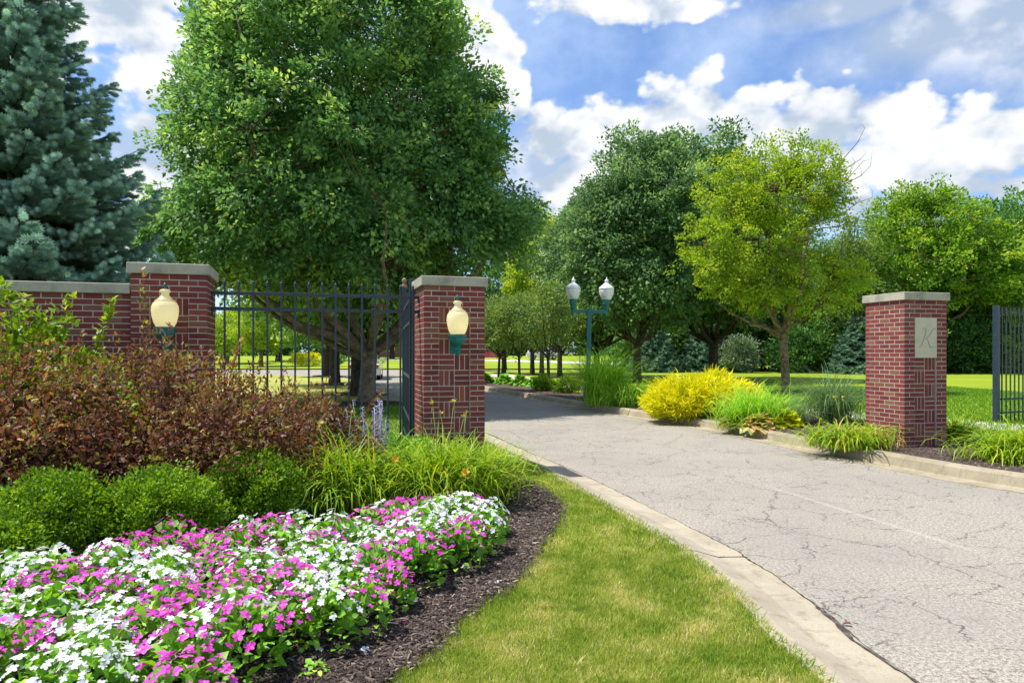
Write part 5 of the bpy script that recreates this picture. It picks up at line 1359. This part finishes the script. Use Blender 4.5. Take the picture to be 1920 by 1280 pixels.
# dead leaf on the road
x, y = G(1598, 1174); o = link('fallen_leaf', np_mesh('fallen_leaf', LEAF2[0] * [.05, .06, .12] + [0, 0, .01], LEAF2[1], np.zeros(6)), mat('dead_leaf', (.16, .035, .025), .7)); o.location = (x, y, .004); o.rotation_euler = (0, 0, 1.2); tag(o, 'dark red fallen leaf on the asphalt near the gutter', 'leaf')

# ------------------------------------------------------------------ wood edge and distance
def mass(name, label, boxes, n, per, cr, leaf, m, seed):
    """a wood that reads as one mass: clumps of leaves over a rolling top line"""
    r_ = np.random.default_rng(seed); C = []
    for (x0, x1, y0_, y1_, z0_, z1_, cnt) in boxes:
        c = np.stack([r_.uniform(x0, x1, cnt), r_.uniform(y0_, y1_, cnt), r_.uniform(0, 1, cnt)], 1)
        ht = z0_ + (z1_ - z0_) * (.62 + .38 * np.sin(c[:, 0] * .55 + seed) * np.sin(c[:, 0] * .23 + 1.7)); c[:, 2] = .3 + (ht - .3) * c[:, 2] ** .8; C.append(c)
    C = np.concatenate(C); v, f, r = foliage(C, per, cr, leaf, LEAF, np.array([0, 90, -5.]), flat=.7)
    o = link(name, np_mesh(name, v, f, r), m); tag(o, label, None, None, 'stuff'); return o


mass('woodland', 'dark woodland undergrowth behind the right lawn', [(9, 52, 55, 61, 0, 8.0, 1500), (23, 56, 56, 63, 3, 12, 750)], 0, 38, 1.05, .42, M_woods, 3)
mass('distant_woods', 'far line of trees beyond the lawns', [(-110, 60, 140, 152, 3, 12, 2600)], 0, 22, 2.2, .95, M_midgreen, 4)
wg = 'shrubs at the wood edge'
shrub('wood_edge_shrub', 'silver-grey leafy shrub at the wood edge left of the locust trunk', (16.9, 51.5), [(0, 0, 1.3, 1.25, 1.1, 1.3)], 110, 40, .38, .20, M_silver, ZR, group=wg, seed=171)
shrub('wood_edge_shrub', 'dark green shrub at the wood edge right of the locust trunk', (21.5, 51.5), [(0, 0, 1.5, 2.3, 1.5, 1.8), (2.2, 0, 2.0, 1.8, 1.4, 2.2)], 220, 40, .5, .24, M_woods, ZR, group=wg, seed=172)
shrub('wood_edge_shrub', 'grey-green arching shrub at the wood edge left of the lettered pillar', (27.3, 50.5), [(0, 0, 1.9, 2.6, 1.6, 2.1)], 220, 40, .5, .22, M_silver, ZR, group=wg, seed=173, bump=.4)
shrub('wood_edge_shrub', 'bright lime shrub at the wood edge behind the iron fence', (37.2, 49.5), [(0, 0, 2.4, 1.8, 1.4, 2.6)], 160, 40, .5, .24, M_yellowgreen, ZR, group=wg, seed=174, bump=.3)
shrub('wood_edge_shrub', 'dark evergreen shrub at the wood edge right of the lettered pillar', (33.4, 50.5), [(0, 0, 1.9, 2.1, 1.5, 2.2), (-1.5, 0, 1.3, 1.5, 1.3, 1.6)], 220, 40, .5, .24, M_woods, ZR, group=wg, seed=175, bump=.3)
shrub('wood_edge_shrub', 'lime shrub tip showing just left of the lettered pillar', (28.6, 48.5), [(0, 0, 2.6, 1.0, 1.0, 2.0)], 90, 40, .4, .22, M_brightgreen, ZR, group=wg, seed=176, bump=.4)
shrub('far_shrub', 'round clipped shrub on the far lawn left of the pear trunks', (-19.3, 76), [(0, 0, .9, 1.1, 1.0, .9)], 60, 30, .3, .2, M_midgreen, .2, group='shrubs on the far lawn', seed=177)
shrub('far_shrub', 'yellow shrub on the far lawn beside the round clipped shrub', (-23, 78), [(0, 0, .6, 1.9, 1.0, .7)], 80, 30, .3, .2, M_gold, .2, group='shrubs on the far lawn', seed=178)
shrub('far_shrub', 'dark purple shrub by the far brick house wall', (-14.6, 104), [(0, 0, .9, 1.5, 1.0, 1.0)], 80, 30, .4, .22, M_nine, .85, group='shrubs on the far lawn', seed=179)

# mulch rings under the trees
for i, (x, y, r0, z) in enumerate([(-4.4, 20.8, 1.5, ZL), (-5.75, 25.8, 1.2, ZL), (-8.7, 34, 1.2, ZL), (-12.4, 46.5, 1.1, ZL), (-.6, 50, 1.1, ZR), (1.36, 46.5, 1.1, ZR), (2.85, 41.4, 1.1, ZR), (6.35, 35.2, 1.0, ZR), (10.2, 38.2, 1.0, ZR), (10.15, 25.7, .8, ZR)]):
    mb = MB(); n = 18; prof = [(r0 * 1.0, z - .01), (r0 * .8, z + .035), (r0 * .4, z + .07), (.02, z + .08)]
    mb.lathe(prof, n, cx=x, cy=y); o = mb.build('mulch_ring', M_mulch); tag(o, 'dark mulch ring round a tree foot', None, None, 'stuff')


# brick house far off
hs = empty('brick_house', (-12.6, 108, .95)); tag(hs, 'far brick house with white porch posts, seen between the fence bars', 'house')
M_hwall = mat('far_brick', (.20, .11, .10), .85, .2, noise=((.27, .17, .15), 3, .4, .6)); M_roof = mat('shingle_roof', (.10, .095, .09), .9, .2, noise=((.16, .15, .14), 4, .4, .6)); M_trim = mat('white_trim', (.72, .72, .70), .6)
MB().box(-2, 4, 1.6, 18, 8, 3.2).build('wall', M_hwall, hs)
MB().prism([(-11.6, 3.2), (7.6, 3.2), (4.0, 6.6), (-8.0, 6.6)], -.6, 8.6).build('roof', M_roof, hs)
for x in (-9, -6.2, -.9, 4.6):
    wn = MB().box(x, -.03, 1.75, 1.15, .10, 1.5).build('window', M_trim, hs); MB().box(x, -.09, 1.75, .95, .03, 1.3).build('pane', mat('teal_pane', (.05, .20, .17), .2) if x > 0 else M_glass, wn)
MB().box(-3.2, -.04, 1.1, 1.1, .1, 2.2).build('door', mat('house_door', (.12, .05, .04), .5), hs)
MB().box(-3.0, -1.4, 3.0, 5.6, 2.6, .25).build('porch_roof', M_trim, hs)
for x in (-5.6, -4.0, -2.0, -.4): MB().box(x, -2.55, 1.45, .22, .22, 2.9).build('porch_post', M_trim, hs)


# cars
def car(label, loc, rz, paint, suv=False, group='parked cars'):
    r = empty('parked_car', loc, rz); tag(r, label, 'car', group)
    h = 1.72 if suv else 1.45; L = 4.7
    side = [(-2.3, .38), (-2.33, .75), (-2.28, .95), (-1.9, 1.02), (2.05, .98), (2.3, .80), (2.32, .45), (2.2, .28), (1.85, .26), (1.75, .48), (1.45, .66), (1.15, .48), (1.05, .26), (-1.0, .26), (-1.1, .48), (-1.4, .66), (-1.7, .48), (-1.8, .28), (-2.2, .28)]
    MB().prism(side, -.90, .90).build('body', paint, r, bevel=.03, smooth=False)
    cab = [(-2.15, 1.0), (-1.95, h - .06), (-1.7, h), (.25, h), (.55, h - .10), (1.25, 1.0)] if suv else [(-1.75, 1.0), (-1.05, h - .05), (-.75, h), (.25, h), (.5, h - .08), (1.15, 1.0)]
    MB().prism(cab, -.76, .76).build('cabin', paint, r, bevel=.04)
    wx = [(x * .93 - .02, 1.03 + (z - 1.0) * .86) for x, z in cab]
    MB().prism(wx, -.768, .768).build('side_window', M_glass, r)
    MB().box(-.5, 0, 1.25, .08, 1.56, .5).build('door_pillar', paint, r)
    for s in (-1, 1):
        for x in (-1.4, 1.45):
            o = MB().lathe([(.20, -.11), (.33, -.10), (.345, -.05), (.345, .05), (.33, .10), (.20, .11)], 20).build('wheel', M_black, r); o.location = (x, s * .80, .345); o.rotation_euler = (R(90), 0, 0)
            q = MB().lathe([(.19, -.118), (.20, -.10), (.20, .10), (.19, .118)], 16).build('rim', M_chrome, o)
        MB().box(2.27, s * .66, .74, .10, .34, .14).build('headlight', M_whiteglobe, r, bevel=.01)
        MB().box(-2.30, s * .70, .80, .06, .26, .22).build('tail_light', mat('red_lamp', (.5, .02, .02), .3), r, bevel=.01)
        MB().box(.85, s * .98, 1.04, .12, .16, .12).build('mirror', paint, r, bevel=.02)
    return r


car('red car parked far off, seen just right of the gate pillar', (-2.9, 97, .72), R(8), mat('red_paint', (.32, .02, .035), .25, .6, coat=.8))
car('white sport utility car parked far off behind the small trees', (4.3, 96, .72), R(4), mat('white_paint', (.70, .70, .70), .3, .5, coat=.8), True)
car('silver car on the drive almost hidden by the big pear trunk', (-9.05, 43.2, 0.0), R(98), mat('silver_paint', (.62, .64, .66), .3, .5, coat=.8), True)
